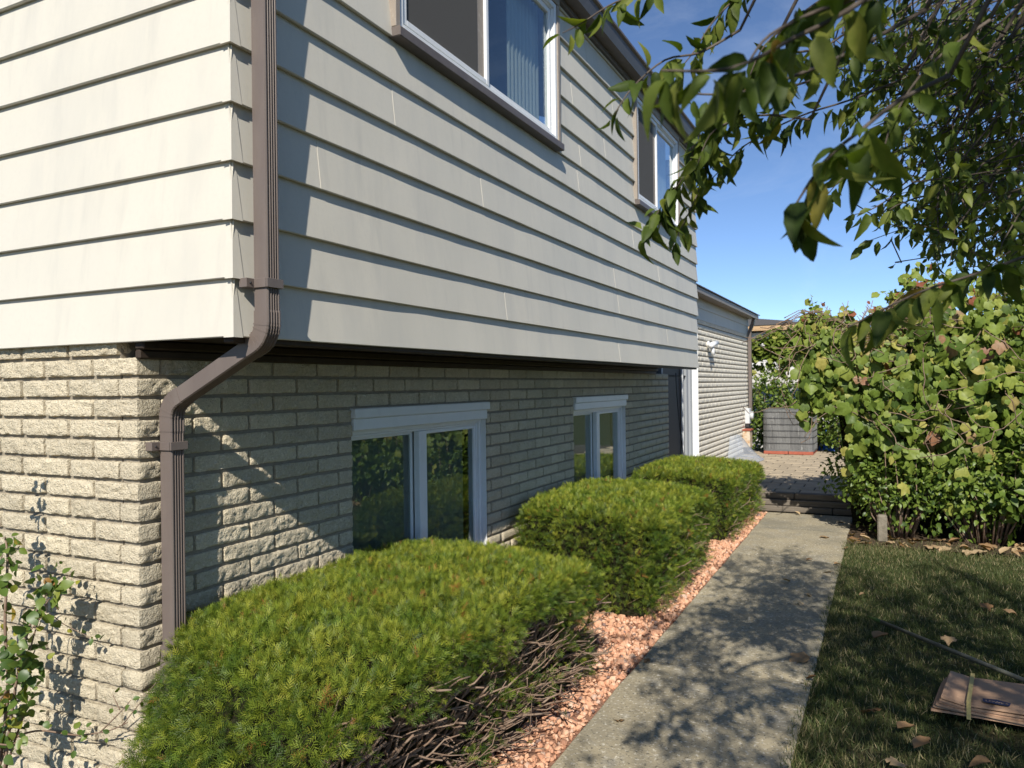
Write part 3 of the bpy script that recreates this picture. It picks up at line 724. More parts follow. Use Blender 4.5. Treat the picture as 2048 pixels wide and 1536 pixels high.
# ------------------------------------------------------------------ yew hedges
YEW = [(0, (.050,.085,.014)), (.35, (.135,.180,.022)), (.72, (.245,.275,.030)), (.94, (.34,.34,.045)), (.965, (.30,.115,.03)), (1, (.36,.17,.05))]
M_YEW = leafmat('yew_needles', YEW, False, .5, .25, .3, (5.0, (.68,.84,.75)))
def sprig_template(nn, Ls, ln, wd):
    v = []; f = []
    for i in range(nn):
        t = .15 + .85*i/(nn-1); side = 1 if i % 2 else -1; y = t*Ls
        an = math.radians(62 - 38*t); dx, dy = side*math.sin(an), math.cos(an)
        l = ln*(1 - .25*abs(t-.5)); up = .25*l*((i*37 % 7)/7 - .2)
        if i == nn-1: dx, dy = .05, 1
        px_, py_ = -dy*wd/2, dx*wd/2
        b0 = len(v); v += [(0+px_, y+py_, 0), (0-px_, y-py_, 0), (dx*l*.7-px_*1.1, y+dy*l*.7-py_*1.1, up*.6), (dx*l*.7+px_*1.1, y+dy*l*.7+py_*1.1, up*.6), (dx*l, y+dy*l, up)]
        f.append((b0, b0+1, b0+2, b0+3)); f.append((b0+3, b0+2, b0+4, b0+4))
    return np.array(v), f
def make_sprig(nn, Ls, ln, wd):
    v = []; f = []
    for i in range(nn):
        t = .12 + .88*i/(nn-1); side = 1 if i % 2 else -1; y = t*Ls
        an = math.radians(65 - 40*t); dx, dy = side*math.sin(an), math.cos(an)
        if i == nn-1: dx, dy = .05*side, 1.0
        l = ln*(1 - .3*abs(t-.45)); up = l*(.45*((i*37 % 7)/7) - .05)
        qx, qy = -dy*wd/2, dx*wd/2; b0 = len(v)
        v += [(qx*.8, y+qy*.8, 0), (-qx*.8, y-qy*.8, 0), (dx*l-qx*.35, y+dy*l-qy*.35, up), (dx*l+qx*.35, y+dy*l+qy*.35, up)]
        f.append((b0, b0+1, b0+2, b0+3))
    return np.array(v), np.array(f)
def rbox_points(N, x0, x1, y0, y1, z1, rad, seed, faces=(1,1,1,1,1), zmin=.05):
    """points and normals on a clipped-hedge surface: rounded box with lumps. faces: top,-y,+y,+x,-x"""
    rg = np.random.default_rng(seed); lx, ly, lz = x1-x0, y1-y0, z1-zmin
    areas = np.array([lx*ly, lx*lz, lx*lz, ly*lz, ly*lz])*np.array(faces, float); c = rg.choice(5, N, p=areas/areas.sum())
    u, v = rg.random(N), rg.random(N); X = np.zeros((N,3))
    for k in range(5):
        s = c == k
        if k == 0: X[s] = np.c_[x0+lx*u[s], y0+ly*v[s], np.full(s.sum(), z1)]
        elif k in (1,2): X[s] = np.c_[x0+lx*u[s], np.full(s.sum(), y0 if k == 1 else y1), zmin+lz*v[s]]
        else: X[s] = np.c_[np.full(s.sum(), x1 if k == 3 else x0), y0+ly*u[s], zmin+lz*v[s]]
    lo = np.array([x0+rad, y0+rad, zmin-1]); hi = np.array([x1-rad, y1-rad, z1-rad])
    C = np.clip(X, lo, hi); d = X-C; dl = np.linalg.norm(d, axis=1, keepdims=True); Nn = d/np.maximum(dl, 1e-6)
    return C + Nn*rad, Nn, c
def lump(Pt, f, seed):
    return np.array([mnoise.noise(Vector((p[0]*f+seed, p[1]*f, p[2]*f))) for p in Pt])
SHAPE = {}
def hedge_deform(Pt, y0, y1, z1, drop):
    """top falls a little toward both ends and toward the walk; sides flare inward at the foot"""
    Q = Pt.copy(); t = np.clip((Q[:,1]-y0)/(y1-y0), 0, 1)
    w = np.clip(Q[:,2]/z1, 0, 1)
    Q[:,2] -= w*drop*(.9*np.clip((t-.72)/.28, 0, 1)**1.5 + .8*np.clip((.22-t)/.22, 0, 1)**1.6)
    Q[:,2] -= w*.05*np.clip((Q[:,0]-.1)/.5, 0, 1)**1.4
    if y0 < 0:
        Q[:,1] -= np.clip(1-(Q[:,1]-y0)/.7, 0, 1)*.52*np.clip(1-Q[:,2]/z1, 0, 1)**1.2
        Q[:,1] += np.clip(1-(Q[:,1]-y0)/.9, 0, 1)*(.34*np.clip((.35-Q[:,0])/.8, 0, 1))
    return Q
def make_hedge(label, x0, x1, y0, y1, z1, dens, nn, nl, wd, seed, rad=.17, bare=.0, drop=.10, twigs=0):
    h = thing('yew_hedge', label, 'hedge', ((x0+x1)/2, (y0+y1)/2, -.018), 'clipped yew hedges along the brick wall'); base = np.array(h.location)
    area = (x1-x0)*(y1-y0)*1.1 + 1.8*(x1-x0)*z1 + 1.35*(y1-y0)*z1; N = int(area*dens)
    Pt, Nm, c = rbox_points(N, x0, x1, y0, y1, z1, rad, seed, (1.15, 1, .8, 1, .35)); rg = np.random.default_rng(seed+1)
    # small-leaved lumps
    n1 = lump(Pt, 4.2, seed); n2 = lump(Pt, 13, seed+9)
    dep = rg.random(N)**2*.05; topw = np.clip(Nm[:,2], 0, 1)
    Q = Pt + Nm*(np.minimum(.034*n1*(1-.65*topw) + .020*n2*(1-.4*topw), .016) - dep)[:, None]
    keep = np.ones(N, bool)
    side = Nm[:,0] > .55     # face toward the walk: worn, bare wood low down
    if bare > 0:
        hlim = z1*(.78 - .20*n1); pr = np.where(side & (Pt[:,2] < hlim), 1-bare + .35*np.clip(n1*2.4-.25, 0, 1), 1); keep &= rg.random(N) < pr
        ins = side & (Pt[:,2] < hlim); Q[ins] -= np.array([.10, 0, 0])*rg.random((ins.sum(), 1))
    low = (Pt[:,2] < .16) & (rg.random(N) < .55); keep &= ~low
    keep &= rg.random(N) < (.80 + .8*n2)
    Q, Nm = Q[keep], Nm[keep]; N = len(Q)
    Q = hedge_deform(Q, y0, y1, z1, drop)
    cell = np.clip(nl*2.9, .040, .07); ci = np.floor(Q/cell).astype(np.int64); hsh = (ci[:,0]*73856093) ^ (ci[:,1]*19349663) ^ (ci[:,2]*83492791)
    jit = np.stack([((hsh >> sft) & 1023)/1023.0 for sft in (0, 7, 13)], axis=1); cen = (ci + .15 + .7*jit)*cell; rel = (Q-cen)/cell
    tang = rel - Nm*np.sum(rel*Nm, axis=1, keepdims=True); tl = np.sum(tang**2, axis=1); ch = ((hsh >> 4) & 255)/255.0
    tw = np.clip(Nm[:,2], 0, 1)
    Q = Q + Nm*((ch-.55)*(.030-.014*tw) - .022*tl)[:, None]
    D = Nm*.65 + tang*1.0 + rg.normal(0, .55, (N,3)) + np.array([0,0,.12]); 
    NN = rg.normal(0, .8, (N,3)) + np.array([0,0,.8]) + Nm*.4
    R = frames(D, NN); s = rg.uniform(.75, 1.25, N)[:, None, None]
    tv, tf = make_sprig(nn, nl*1.9, nl, wd)
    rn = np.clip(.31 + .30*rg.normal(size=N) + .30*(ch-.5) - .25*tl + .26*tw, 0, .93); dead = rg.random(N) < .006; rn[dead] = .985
    big = lump(Q, 9, seed+77) > .52; rn[big & (rg.random(N) < .25)] = .975
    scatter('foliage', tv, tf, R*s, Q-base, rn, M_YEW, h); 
    # dark woody core
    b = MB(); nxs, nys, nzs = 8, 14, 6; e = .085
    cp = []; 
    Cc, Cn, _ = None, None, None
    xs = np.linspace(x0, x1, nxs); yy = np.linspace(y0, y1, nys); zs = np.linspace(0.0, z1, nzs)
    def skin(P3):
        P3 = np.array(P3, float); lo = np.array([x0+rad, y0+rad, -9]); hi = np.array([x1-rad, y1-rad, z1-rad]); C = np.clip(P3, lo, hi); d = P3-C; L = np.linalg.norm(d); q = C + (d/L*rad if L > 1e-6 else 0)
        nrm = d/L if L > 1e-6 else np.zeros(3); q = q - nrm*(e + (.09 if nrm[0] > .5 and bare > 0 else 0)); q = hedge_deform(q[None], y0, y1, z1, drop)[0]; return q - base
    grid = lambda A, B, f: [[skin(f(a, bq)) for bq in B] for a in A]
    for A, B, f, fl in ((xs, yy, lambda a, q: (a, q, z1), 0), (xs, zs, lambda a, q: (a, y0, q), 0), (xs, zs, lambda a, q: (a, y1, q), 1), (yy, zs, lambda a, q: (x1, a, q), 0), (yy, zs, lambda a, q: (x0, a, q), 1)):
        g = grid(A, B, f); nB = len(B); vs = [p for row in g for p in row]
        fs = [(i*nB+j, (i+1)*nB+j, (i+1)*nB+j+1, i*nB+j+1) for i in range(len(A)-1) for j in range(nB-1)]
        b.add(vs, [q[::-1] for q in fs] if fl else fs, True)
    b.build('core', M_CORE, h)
    if twigs:
        b = MB()
        for i in range(twigs):
            y = rg.uniform(y0+.02, y1-.05); z = rg.uniform(.02, z1*.62); x = x1 - rg.uniform(.14, .28); hz = z/z1
            d = np.array([rg.uniform(.25,.9), rg.normal(.35,.4), rg.uniform(.0,.35)+1.3*hz]); d /= np.linalg.norm(d); L = rg.uniform(.12, .34); p = np.array([x, y, z]); pts = [p]
            for q in range(5): d = d + rg.normal(0, .16, 3); d /= np.linalg.norm(d); p = p + d*L/5; pts.append(p)
            pts = [np.minimum(q_, [x1+.05, y1, z1-.17])-base for q_ in pts]; r0 = rg.uniform(.003, .0085); b.tube(pts, list(np.linspace(r0, r0*.45, 6)), 5)
            if rg.random() < .5:
                st = pts[3]; d2 = d + rg.normal(0, .6, 3); d2 /= np.linalg.norm(d2); b.tube([st, st+d2*L*.2, st+d2*L*.38+[0,0,.01]], [r0*.5, r0*.4, r0*.25], 4)
        tag(b.build('bare_twigs', M_TWIG, h), kind='stuff')
    b = MB()
    for i in range(4):
        y = y0 + (y1-y0)*(i+.5)/4; xm = (x0+x1)/2
        b = MB(); b.tube([(xm-base[0], y-base[1], 0), (xm+.06-base[0], y+.05-base[1], .25), (xm-base[0], y+.1-base[1], z1*.7)], [.03,.025,.012], 7); b.build('stem', M_BARK, h)
    return h
make_hedge('wide clipped yew hedge beside the front downspout with bare brown twigs showing', -.47, .62, -.20, 1.96, .740, 10500, 8, .0160, .0030, 21, bare=.97, drop=.07, twigs=760, rad=.085)
make_hedge('clipped yew hedge in the middle, between the two lower windows', -.47, .63, 3.08, 4.85, .745, 6600, 8, .0180, .0036, 22, bare=.35, drop=.06, twigs=90, rad=.11)
make_hedge('clipped yew hedge beside the patio step and sliding door', -.47, .64, 5.90, 7.72, .69, 4300, 7, .020, .0044, 23, bare=.45, drop=.04, twigs=90, rad=.11)

# ------------------------------------------------------------------ pink gravel
M_GRAV = leafmat('gravel_stone', [(0, (.30,.14,.09)), (.3, (.52,.27,.165)), (.7, (.66,.38,.24)), (.92, (.72,.50,.36)), (1, (.22,.15,.13))], False, .9, 0, .1)
ph = (1+5**.5)/2; ico = np.array([(-1,ph,0),(1,ph,0),(-1,-ph,0),(1,-ph,0),(0,-1,ph),(0,1,ph),(0,-1,-ph),(0,1,-ph),(ph,0,-1),(ph,0,1),(-ph,0,-1),(-ph,0,1)])/1.9
icf = np.array([(0,11,5),(0,5,1),(0,1,7),(0,7,10),(0,10,11),(1,5,9),(5,11,4),(11,10,2),(10,7,6),(7,1,8),(3,9,4),(3,4,2),(3,2,6),(3,6,8),(3,8,9),(4,9,5),(2,4,11),(6,2,10),(8,6,7),(9,8,1)])
ico = ico*(1+.22*RNG.normal(size=(12,1)))
N = 15000; gx = RNG.uniform(-.05, .725, N); gy = RNG.uniform(.3, 7.95, N)
okm = gx < .715 - .011*gy; gx, gy = gx[okm], gy[okm]; N = len(gx)
sz = RNG.gamma(4, .0017, N)+.0025; sc = sz[:,None]*RNG.uniform(.65, 1.35, (N,3)); 
R = frames(RNG.normal(size=(N,3)), RNG.normal(size=(N,3)))*sc[:, None, :]
T = np.c_[gx, gy, -.014 + sz*.35 + RNG.uniform(0,.006,N)]
rn = np.clip(RNG.normal(.55,.22,N), 0, .95); rn[RNG.random(N) < .03] = 1
tag(scatter('gravel', ico, icf, R, T, rn, M_GRAV), 'pink crushed stone gravel between the hedges and walk', 'gravel', kind='stuff')

# ------------------------------------------------------------------ lawn grass
M_GRASS = leafmat('grass_blades', [(0, (.045,.062,.020)), (.5, (.075,.100,.032)), (.78, (.135,.145,.055)), (.9, (.24,.20,.10)), (1, (.40,.33,.19))], False, .55, .25, .25)
def blade():
    v = []; 
    for t, w, bend in ((0, 1, 0), (.5, .8, .12), (1, .1, .42)): v += [(-w/2, bend, t), (w/2, bend, t)]
    return np.array(v), np.array([(0,1,3,2),(2,3,5,4)])
bt, bf = blade(); N = 88000
gx = 1.590 + RNG.random(N)**1.3*2.1 + .012*np.sin(np.arange(N)*.37); gy = RNG.uniform(-.2, 6.75, N)
dn = np.array([mnoise.noise(Vector((x*1.7, y*1.7, 3.3))) for x, y in zip(gx, gy)])
worn = np.array([mnoise.noise(Vector((x*.9+4, y*.9, 8))) for x, y in zip(gx, gy)])
bare_e = np.clip((gy-6.1)/.5, 0, 1)
k = RNG.random(N) < (.85 + .5*dn)*(1-.75*bare_e)*(1 - .6*np.clip(worn*2-.5, 0, 1)); gx, gy, dn, worn = gx[k], gy[k], dn[k], worn[k]; N = len(gx)
hh = RNG.uniform(.018, .05, N)*(1+.5*dn); an = RNG.uniform(0, 2*math.pi, N); lean = RNG.normal(0, .45, (N,2))
Zc = np.c_[lean, np.ones(N)]; Zc /= np.linalg.norm(Zc, axis=1, keepdims=True); Xc = np.c_[np.cos(an), np.sin(an), np.zeros(N)]; Yc = np.cross(Zc, Xc); Yc /= np.linalg.norm(Yc, axis=1, keepdims=True); Xc = np.cross(Yc, Zc)
R = np.stack([Xc*RNG.uniform(.0025,.0048,N)[:,None], Yc*hh[:,None], Zc*hh[:,None]], axis=2)
rn = np.clip(.42 + .2*RNG.normal(size=N) + .7*np.clip(worn,0,1) + .3*np.clip(gy-5.6, 0, 1), 0, .88); rn[RNG.random(N) < .13] = .97
tag(scatter('grass', bt, bf, R, np.c_[gx, gy, np.full(N, -.024)], rn, M_GRASS), 'short patchy lawn grass beside the walk', 'grass', kind='stuff')

# ------------------------------------------------------------------ overhanging tree
LC = [(0, (.034,.056,.012)), (.35, (.080,.118,.020)), (.7, (.145,.178,.032)), (.95, (.22,.235,.05)), (.99, (.26,.21,.04)), (1, (.33,.16,.04))]
M_TL = leafmat('tree_leaf', LC, True, .55, .38, .2, (45, (.70,.76,.62))); M_TLA = leafmat('tree_leaf_mass', LC, False, .5, .3, .25)
TB = np.array([4.6, -.9, -.03])
tree = thing('tree', 'leafy fruit tree with branches overhanging the walk and lawn', 'tree', tuple(TB))
bt_ = MB(); bt_.tube([(0,0,0),(.03,.02,.25),(-.02,.08,1.0),(-.12,.2,1.9)], [.17,.125,.11,.10], 12); bt_.build('trunk', M_BARK, tree)
limbs = MB(); fork = np.array([4.48, -.7, 1.85]); rg = np.random.default_rng(5)
LT, LR, LS = [], [], []     # leaves
def leaves_along(pts, n, size, t0=0., droop=.75, spread=.55, rg=rg):
    pts = np.array(pts, float); seg = np.linalg.norm(np.diff(pts, axis=0), axis=1); cum = np.r_[0, np.cumsum(seg)]/seg.sum()
    for i in range(n):
        t = t0 + (1-t0)*(i+rg.random())/n; j = min(np.searchsorted(cum, t, 'right')-1, len(seg)-1); u = (t-cum[j])/(cum[j+1]-cum[j]); p = pts[j]+(pts[j+1]-pts[j])*u; tg = (pts[j+1]-pts[j])/seg[j]
        d = tg*.45 + np.array([0,0,-droop]) + rg.normal(0, spread, 3); d /= np.linalg.norm(d)
        nn = rg.normal(0, .8, 3) + np.array([.1,-.55,.55]); R_ = frames(d[None], nn[None])[0]
        LT.append(p + d*.012); LR.append(R_); LS.append(size*.80*rg.uniform(.6, 1.2))
def smooth_line(pts, n=4):
    pts = [Vector(p) for p in pts]; out = []
    for i in range(len(pts)-1):
        p0 = pts[max(i-1,0)]; p1 = pts[i]; p2 = pts[i+1]; p3 = pts[min(i+2, len(pts)-1)]
        for k in range(n):
            t = k/n; out.append(.5*((2*p1) + (-p0+p2)*t + (2*p0-5*p1+4*p2-p3)*t*t + (-p0+3*p1-3*p2+p3)*t**3))
    out.append(pts[-1]); return out
BR = [  # (pixel x, pixel y, depth) lines, leaves, leaf length, first leaf at
 ([(1900,-120,1.05),(1700,18,1.0),(1590,75,.97),(1464,136,.93),(1323,141,.90)], 17, .088, .52, .0042),
 ([(1850,20,1.42),(1683,112,1.33),(1537,170,1.3),(1455,188,1.3),(1372,187,1.3)], 16, .075, .15, .004),
 ([(1660,150,1.8),(1560,180,1.78),(1450,215,1.75),(1400,260,1.75),(1375,340,1.75),(1325,410,1.75),(1288,470,1.75)], 50, .072, .3, .003),
 ([(1500,190,1.8),(1430,250,1.8),(1420,320,1.8),(1385,410,1.8),(1352,475,1.8)], 30, .070, .2, .0028),
 ([(1400,-70,1.75),(1310,-20,1.7),(1230,5,1.7),(1165,45,1.68),(1125,66,1.68)], 13, .078, .35, .003),
 ([(1560,-60,1.9),(1480,-10,1.85),(1425,45,1.82),(1390,100,1.8),(1350,150,1.8)], 24, .072, .2, .003),
 ([(1800,160,2.0),(1700,200,1.95),(1596,234,1.9),(1488,292,1.88),(1440,341,1.86),(1391,390,1.85)], 34, .070, .15, .0028),
 ([(1700,60,1.9),(1620,120,1.88),(1560,200,1.86),(1530,265,1.85)], 22, .072, .1, .003),
 ([(1900,150,1.25),(1800,200,1.18),(1720,262,1.13),(1660,312,1.1),(1600,395,1.1),(1576,440,1.1)], 14, .086, .5, .0038),
 ([(2200,440,1.6),(2080,500,1.52),(1960,545,1.5),(1850,580,1.48),(1760,622,1.46),(1695,655,1.45)], 34, .086, .12, .0036),
 ([(1960,-110,1.05),(1760,-20,1.03),(1640,20,1.0),(1540,70,1.0),(1500,120,1.0)], 13, .088, .35, .004),
 ([(2080,330,2.3),(1960,380,2.25),(1850,440,2.2),(1770,470,2.2),(1722,487,2.2)], 14, .066, .3, .0022),
 ([(1900,260,2.1),(1800,300,2.05),(1700,345,2.0),(1650,395,2.0)], 22, .07, .1, .0028),
 ([(1880,330,2.1),(1790,390,2.05),(1740,420,2.05),(1705,430,2.05)], 16, .07, .15, .0025),
 ([(1480,60,1.6),(1400,105,1.58),(1330,120,1.56),(1265,175,1.55),(1225,235,1.55)], 16, .078, .2, .003),
 ([(1620,240,1.7),(1540,230,1.7),(1470,240,1.7),(1420,270,1.7),(1395,330,1.7)], 20, .07, .15, .003),
 ([(1640,100,1.7),(1570,110,1.68),(1500,150,1.66),(1470,220,1.65)], 18, .072, .15, .003),
 ([(1700,-40,1.6),(1600,30,1.58),(1530,90,1.56),(1500,150,1.55)], 16, .078, .2, .003),
 ([(1980,40,1.5),(1860,130,1.48),(1790,230,1.46),(1760,330,1.45)], 22, .08, .1, .0035),
]
for pts, nl, sz_, t0, r0 in BR:
    Pts = smooth_line([P(*q) for q in pts]); limbs.tube(Pts, list(np.linspace(r0, r0*.35, len(Pts))), 6)
    a = np.array(Pts[0]); hub = np.array([3.7,-.8,3.7]); c = smooth_line([a, a+np.array([.12,-.05,.30])+(hub-a)*.12, a+(hub-a)*.6+rg.normal(0,.1,3), hub], 3); limbs.tube(c, list(np.linspace(r0, .014, len(c))), 6)
    leaves_along(np.array([list(p) for p in Pts]), int(nl*1.35), sz_, t0)
n_front = len(LT)
def inpoly(x, y, poly):
    c = False; j = len(poly)-1
    for i in range(len(poly)):
        if (poly[i][1] > y) != (poly[j][1] > y) and x < (poly[j][0]-poly[i][0])*(y-poly[i][1])/(poly[j][1]-poly[i][1])+poly[i][0]: c = not c
        j = i
    return c
MASS = [(1640,-20),(2090,-20),(2090,545),(1985,575),(1930,560),(1870,520),(1800,470),(1750,400),(1715,300),(1670,170)]
cnt = 0
while cnt < 390:
    x, y = rg.uniform(1600, 2090), rg.uniform(-30, 600)
    if not inpoly(x, y, MASS) or rg.random() > .35 + .65*np.clip((x-1640)/260, 0, 1): continue
    d = rg.uniform(1.9, 3.3); p = P(x, y, d); dr = np.array([rg.normal(-.35,.45), rg.normal(-.1,.5), rg.uniform(-.75,.15)]); dr /= np.linalg.norm(dr); L = rg.uniform(.14,.30)
    q = p - dr*L*.5; e = p + dr*L*.5; ex, ey, ez = project(e)
    if not inpoly(ex[0], ey[0]-25, MASS) and ex[0] < 2060: continue
    limbs.tube([q, p+rg.normal(0,.012,3), e], [.0024,.0018,.001], 4); back = q - dr*.10 + np.array([.08,.05,.09])
    limbs.tube([back, (back+q)/2+rg.normal(0,.02,3), q], [.0028,.0026,.0024], 4, False)
    leaves_along([q, p, e], int(rg.uniform(8, 13)), .053, 0, .8, .6); cnt += 1
# the rest of the crown, outside the picture: over the camera and to the right
cnt = 0; tries = 0
while cnt < 2250 and tries < 60000:
    tries += 1
    v = rg.normal(size=3); v /= np.linalg.norm(v); v *= rg.random()**.45
    p = np.array([3.75, -1.5, 3.5]) + v*np.array([2.6, 3.3, 1.85])
    if p[2] < 1.95: continue
    gxs = p[0] - SUN.x/SUN.z*p[2]; gys = p[1] + 1.2306*p[2]; nz_ = mnoise.noise(Vector((gxs*2.2, gys*2.2, 1.7)))
    if gxs < .80 + .28*nz_ or gys > 5.35 + .7*nz_: continue
    if gxs < 1.6 and (mnoise.noise(Vector((gxs*3.3, gys*3.3, 5.5))) > .42): continue
    a, c, z = project(p)
    if z[0] > 0 and -260 < a[0] < 2330 and -330 < c[0] < 1800: continue
    if np.linalg.norm(p-CAM) < .6: continue
    dr = rg.normal(size=3)*np.array([1,1,.6]); dr /= np.linalg.norm(dr); L = rg.uniform(.18, .36); q, e = p-dr*L/2, p+dr*L/2
    limbs.tube([q, e], [.003, .0015], 3, False); leaves_along([q, p, e], 9, .075, 0, .6, .7); cnt += 1
for tgt in ((3.1,-2.4,3.9),(5.4,-2.2,4.2),(4.2,.6,4.4),(2.9,-.8,3.5),(5.9,.3,3.9),(4.4,-3.0,3.9),(3.3,.3,3.1),(4.5,-.9,5.0)):
    t_ = np.array(tgt); c = smooth_line([fork, fork+(t_-fork)*.35+rg.normal(0,.08,3), fork+(t_-fork)*.7+rg.normal(0,.1,3), t_], 4); limbs.tube([np.array(q) for q in c], list(np.linspace(.065,.012,len(c))), 8)
    for _ in range(5):
        s_ = np.array(c[rg.integers(4, len(c))]); e_ = s_ + rg.normal(0,.5,3)*np.array([1,1,.6]); limbs.tube([s_, (s_+e_)/2+rg.normal(0,.05,3), e_], [.014,.009,.004], 5)
for v_ in range(len(limbs.v)): limbs.v[v_] = tuple(np.array(limbs.v[v_]) - TB)
limbs.build('branches', M_BARK, tree)
LT = np.array(LT); LR = np.array(LR); LS = np.array(LS)
# the 300 largest in view as single leaves, the rest as one mass
ax, ay, az = project(LT); inv = (az > .3) & (ax > 0) & (ax < 2048) & (ay > -20) & (ay < 1536)
score = np.where(inv, LS/np.maximum(az, .1), 0); top_ = np.argsort(-score)[:295]; top_ = top_[score[top_] > 0]
lm = []
for cu, fo, wm in ((.25,.45,.205),(.5,.55,.22),(.15,.6,.19),(.75,.5,.21)):
    a, c = leaf_template(9, fo, cu, wm, .05); lm.append(tmesh('leaf', a, c, M_TL))
leaf_objects(tree, lm, LR[top_], LT[top_], LS[top_], TB)
rest = np.setdiff1d(np.arange(len(LT)), top_)
tag(scatter('foliage', LEAF_T, LEAF_F, LR[rest]*LS[rest][:,None,None], LT[rest]-TB, rg.beta(2,2.4,len(rest)), M_TLA, tree, True), kind='stuff')

# ------------------------------------------------------------------ vine-covered hedge beyond the lawn
VC = [(0, (.060,.100,.018)), (.35, (.140,.200,.032)), (.72, (.230,.280,.052)), (.90, (.30,.315,.07)), (.96, (.38,.33,.09)), (.985, (.36,.24,.13)), (1, (.26,.09,.05))]
M_VL = leafmat('vine_leaf', VC, True, .5, .22, .3, (22, (.72,.74,.66))); M_VLA = leafmat('vine_leaf_mass', VC, False, .5, .22, .3, (22, (.72,.74,.66)))
SC = [(0, (.040,.072,.014)), (.5, (.115,.175,.028)), (.9, (.20,.26,.045)), (1, (.30,.28,.06))]
M_SL = leafmat('shrub_leaf', SC, False, .42, .25, .4)
VB = np.array([2.4, 7.3, -.02]); vine = thing('vine_hedge', 'tall bank of large-leaved vine sprawling over a hedge beside the lawn', 'vine', tuple(VB)); rg = np.random.default_rng(31)
def vfront(x, z):
    return 6.55 + .38*((z-1.5)/1.1)**2*np.where(z > 1.5, 1, .5) + np.clip(1.75-x, 0, 2)*.25
def vtop(x): return 2.42 + .16*np.sin(x*2.7+.6) + .10*np.sin(x*6.1) - .25*np.clip(1.35-x, 0, 1)
N = 4800; x = rg.uniform(1.14, 4.6, N); u = rg.random(N); zt = vtop(x); zlo = np.where(x > 1.62, .55, 1.35) + .28*np.sin(x*4.3) + .12*np.sin(x*11)
z = zlo + (zt-zlo)*u**.72; y = vfront(x, z) + rg.random(N)**1.6*np.where(x < 1.7, .28, .55) + rg.normal(0,.05,N)
nm = np.c_[rg.normal(-.05,.6,N), -1+rg.normal(0,.4,N), .45+rg.normal(0,.55,N)]; D = np.c_[rg.normal(0,.45,N), rg.normal(-.25,.2,N), -1+rg.normal(0,.35,N)]
R = frames(D, nm); T = np.c_[x, y, z]; s = (.045 + .105*rg.random(N)**1.4)*np.where(z > zt-.3, .75, 1)
rn = np.clip(rg.normal(.42,.2,N) + .28*np.clip((z-(zt-.35))/.35, 0, 1), 0, 1); rn[rg.random(N) < .05] = rg.uniform(.9, 1, (rg.random(N) < 2).sum())[:1]
dryb = (z > zt-.6) & (np.sin(x*3.1+1.1) > .0) & (rg.random(N) < .32); rn[dryb] = rg.uniform(.93, 1, dryb.sum())
ax, ay, az = project(T); inv = (ax > 0) & (ax < 2048); sc_ = np.where(inv, s/az - (y-vfront(x,z))*.02, 0); top_ = np.argsort(-sc_)[:295]
vm = []
for cu, lb, fo in ((.25,.22,.25),(.45,.10,.12),(.15,.30,.40),(.7,.18,.5),(-.2,.2,.45),(.4,.34,.1)):
    a, c = lobed(cu, lb, 20, fo); vm.append(tmesh('leaf', a, c, M_VL))
leaf_objects(vine, vm, R[top_], T[top_], s[top_], VB)
rest = np.setdiff1d(np.arange(N), top_)
tag(scatter('foliage', LOB_T, LOB_F, R[rest]*s[rest][:,None,None], T[rest]-VB, rn[rest], M_VLA, vine, True), kind='stuff')
b = MB()
for i in range(230):
    x0_ = rg.uniform(1.1, 4.4) if i < 130 else rg.uniform(1.15, 2.3); z0_ = rg.uniform(1.1, 2.5) if i < 130 else rg.uniform(1.95, 2.45); p = np.array([x0_, vfront(x0_, z0_)+rg.uniform(-.08,.3), z0_]); d = np.array([rg.normal(0,1), rg.normal(0,.3), rg.normal(.1,.6)]); pts = [p]
    for q in range(6): d = d*.8 + rg.normal(0,.5,3)*[1,.4,.7]; d /= np.linalg.norm(d); p = p + d*.11; p[2] = min(p[2], vtop(p[0])-.02+.02*math.sin(q)); pts.append(p)
    b.tube([q-VB for q in pts], .0045, 4)
tipl = []
for i in range(34):   # tips reaching above the bank
    x0_ = rg.uniform(1.0, 3.3); p = np.array([x0_, vfront(x0_, 2.4)+.2, vtop(x0_)-.05]); d = np.array([rg.normal(-.3,.5), 0, rg.uniform(.3,1)]); pts = [p]
    for q in range(4): d = d + rg.normal(0,.25,3); d /= np.linalg.norm(d); p = p + d*.06; pts.append(p)
    b.tube([q-VB for q in pts], .003, 4)
    tipl += [q for q in pts[1:]]
tag(b.build('vine_stems', M_TWIG, vine), kind='stuff')
tipl = np.repeat(np.array(tipl), 2, axis=0); nt_ = len(tipl); tipl = tipl + rg.normal(0,.03,(nt_,3))
tag(scatter('tip_leaves', LOB_T, LOB_F, frames(rg.normal(0,.6,(nt_,3))+[0,-.3,-.5], rg.normal(0,.4,(nt_,3))+[0,-.8,.6])*rg.uniform(.04,.09,nt_)[:,None,None], tipl-VB, np.clip(rg.normal(.7,.2,nt_),0,1), M_VLA, vine, True), kind='stuff')
b = MB(); n1, n2 = 26, 8; vs = []
for i in range(n1+1):
    x_ = 1.5 + 3.2*i/n1
    for j in range(n2+1):
        z_ = (1.3 if x_ < 1.62 else .0) + ((vtop(x_)-.22) - (1.3 if x_ < 1.62 else .0))*j/n2; vs.append((x_-VB[0], vfront(x_, z_)+.62+.1*mnoise.noise(Vector((x_*4, z_*4, 1)))-VB[1], z_))
b.add(vs, [(i*(n2+1)+j, (i+1)*(n2+1)+j, (i+1)*(n2+1)+j+1, i*(n2+1)+j+1) for i in range(n1) for j in range(n2)], True); b.build('core', M_CORE, vine)

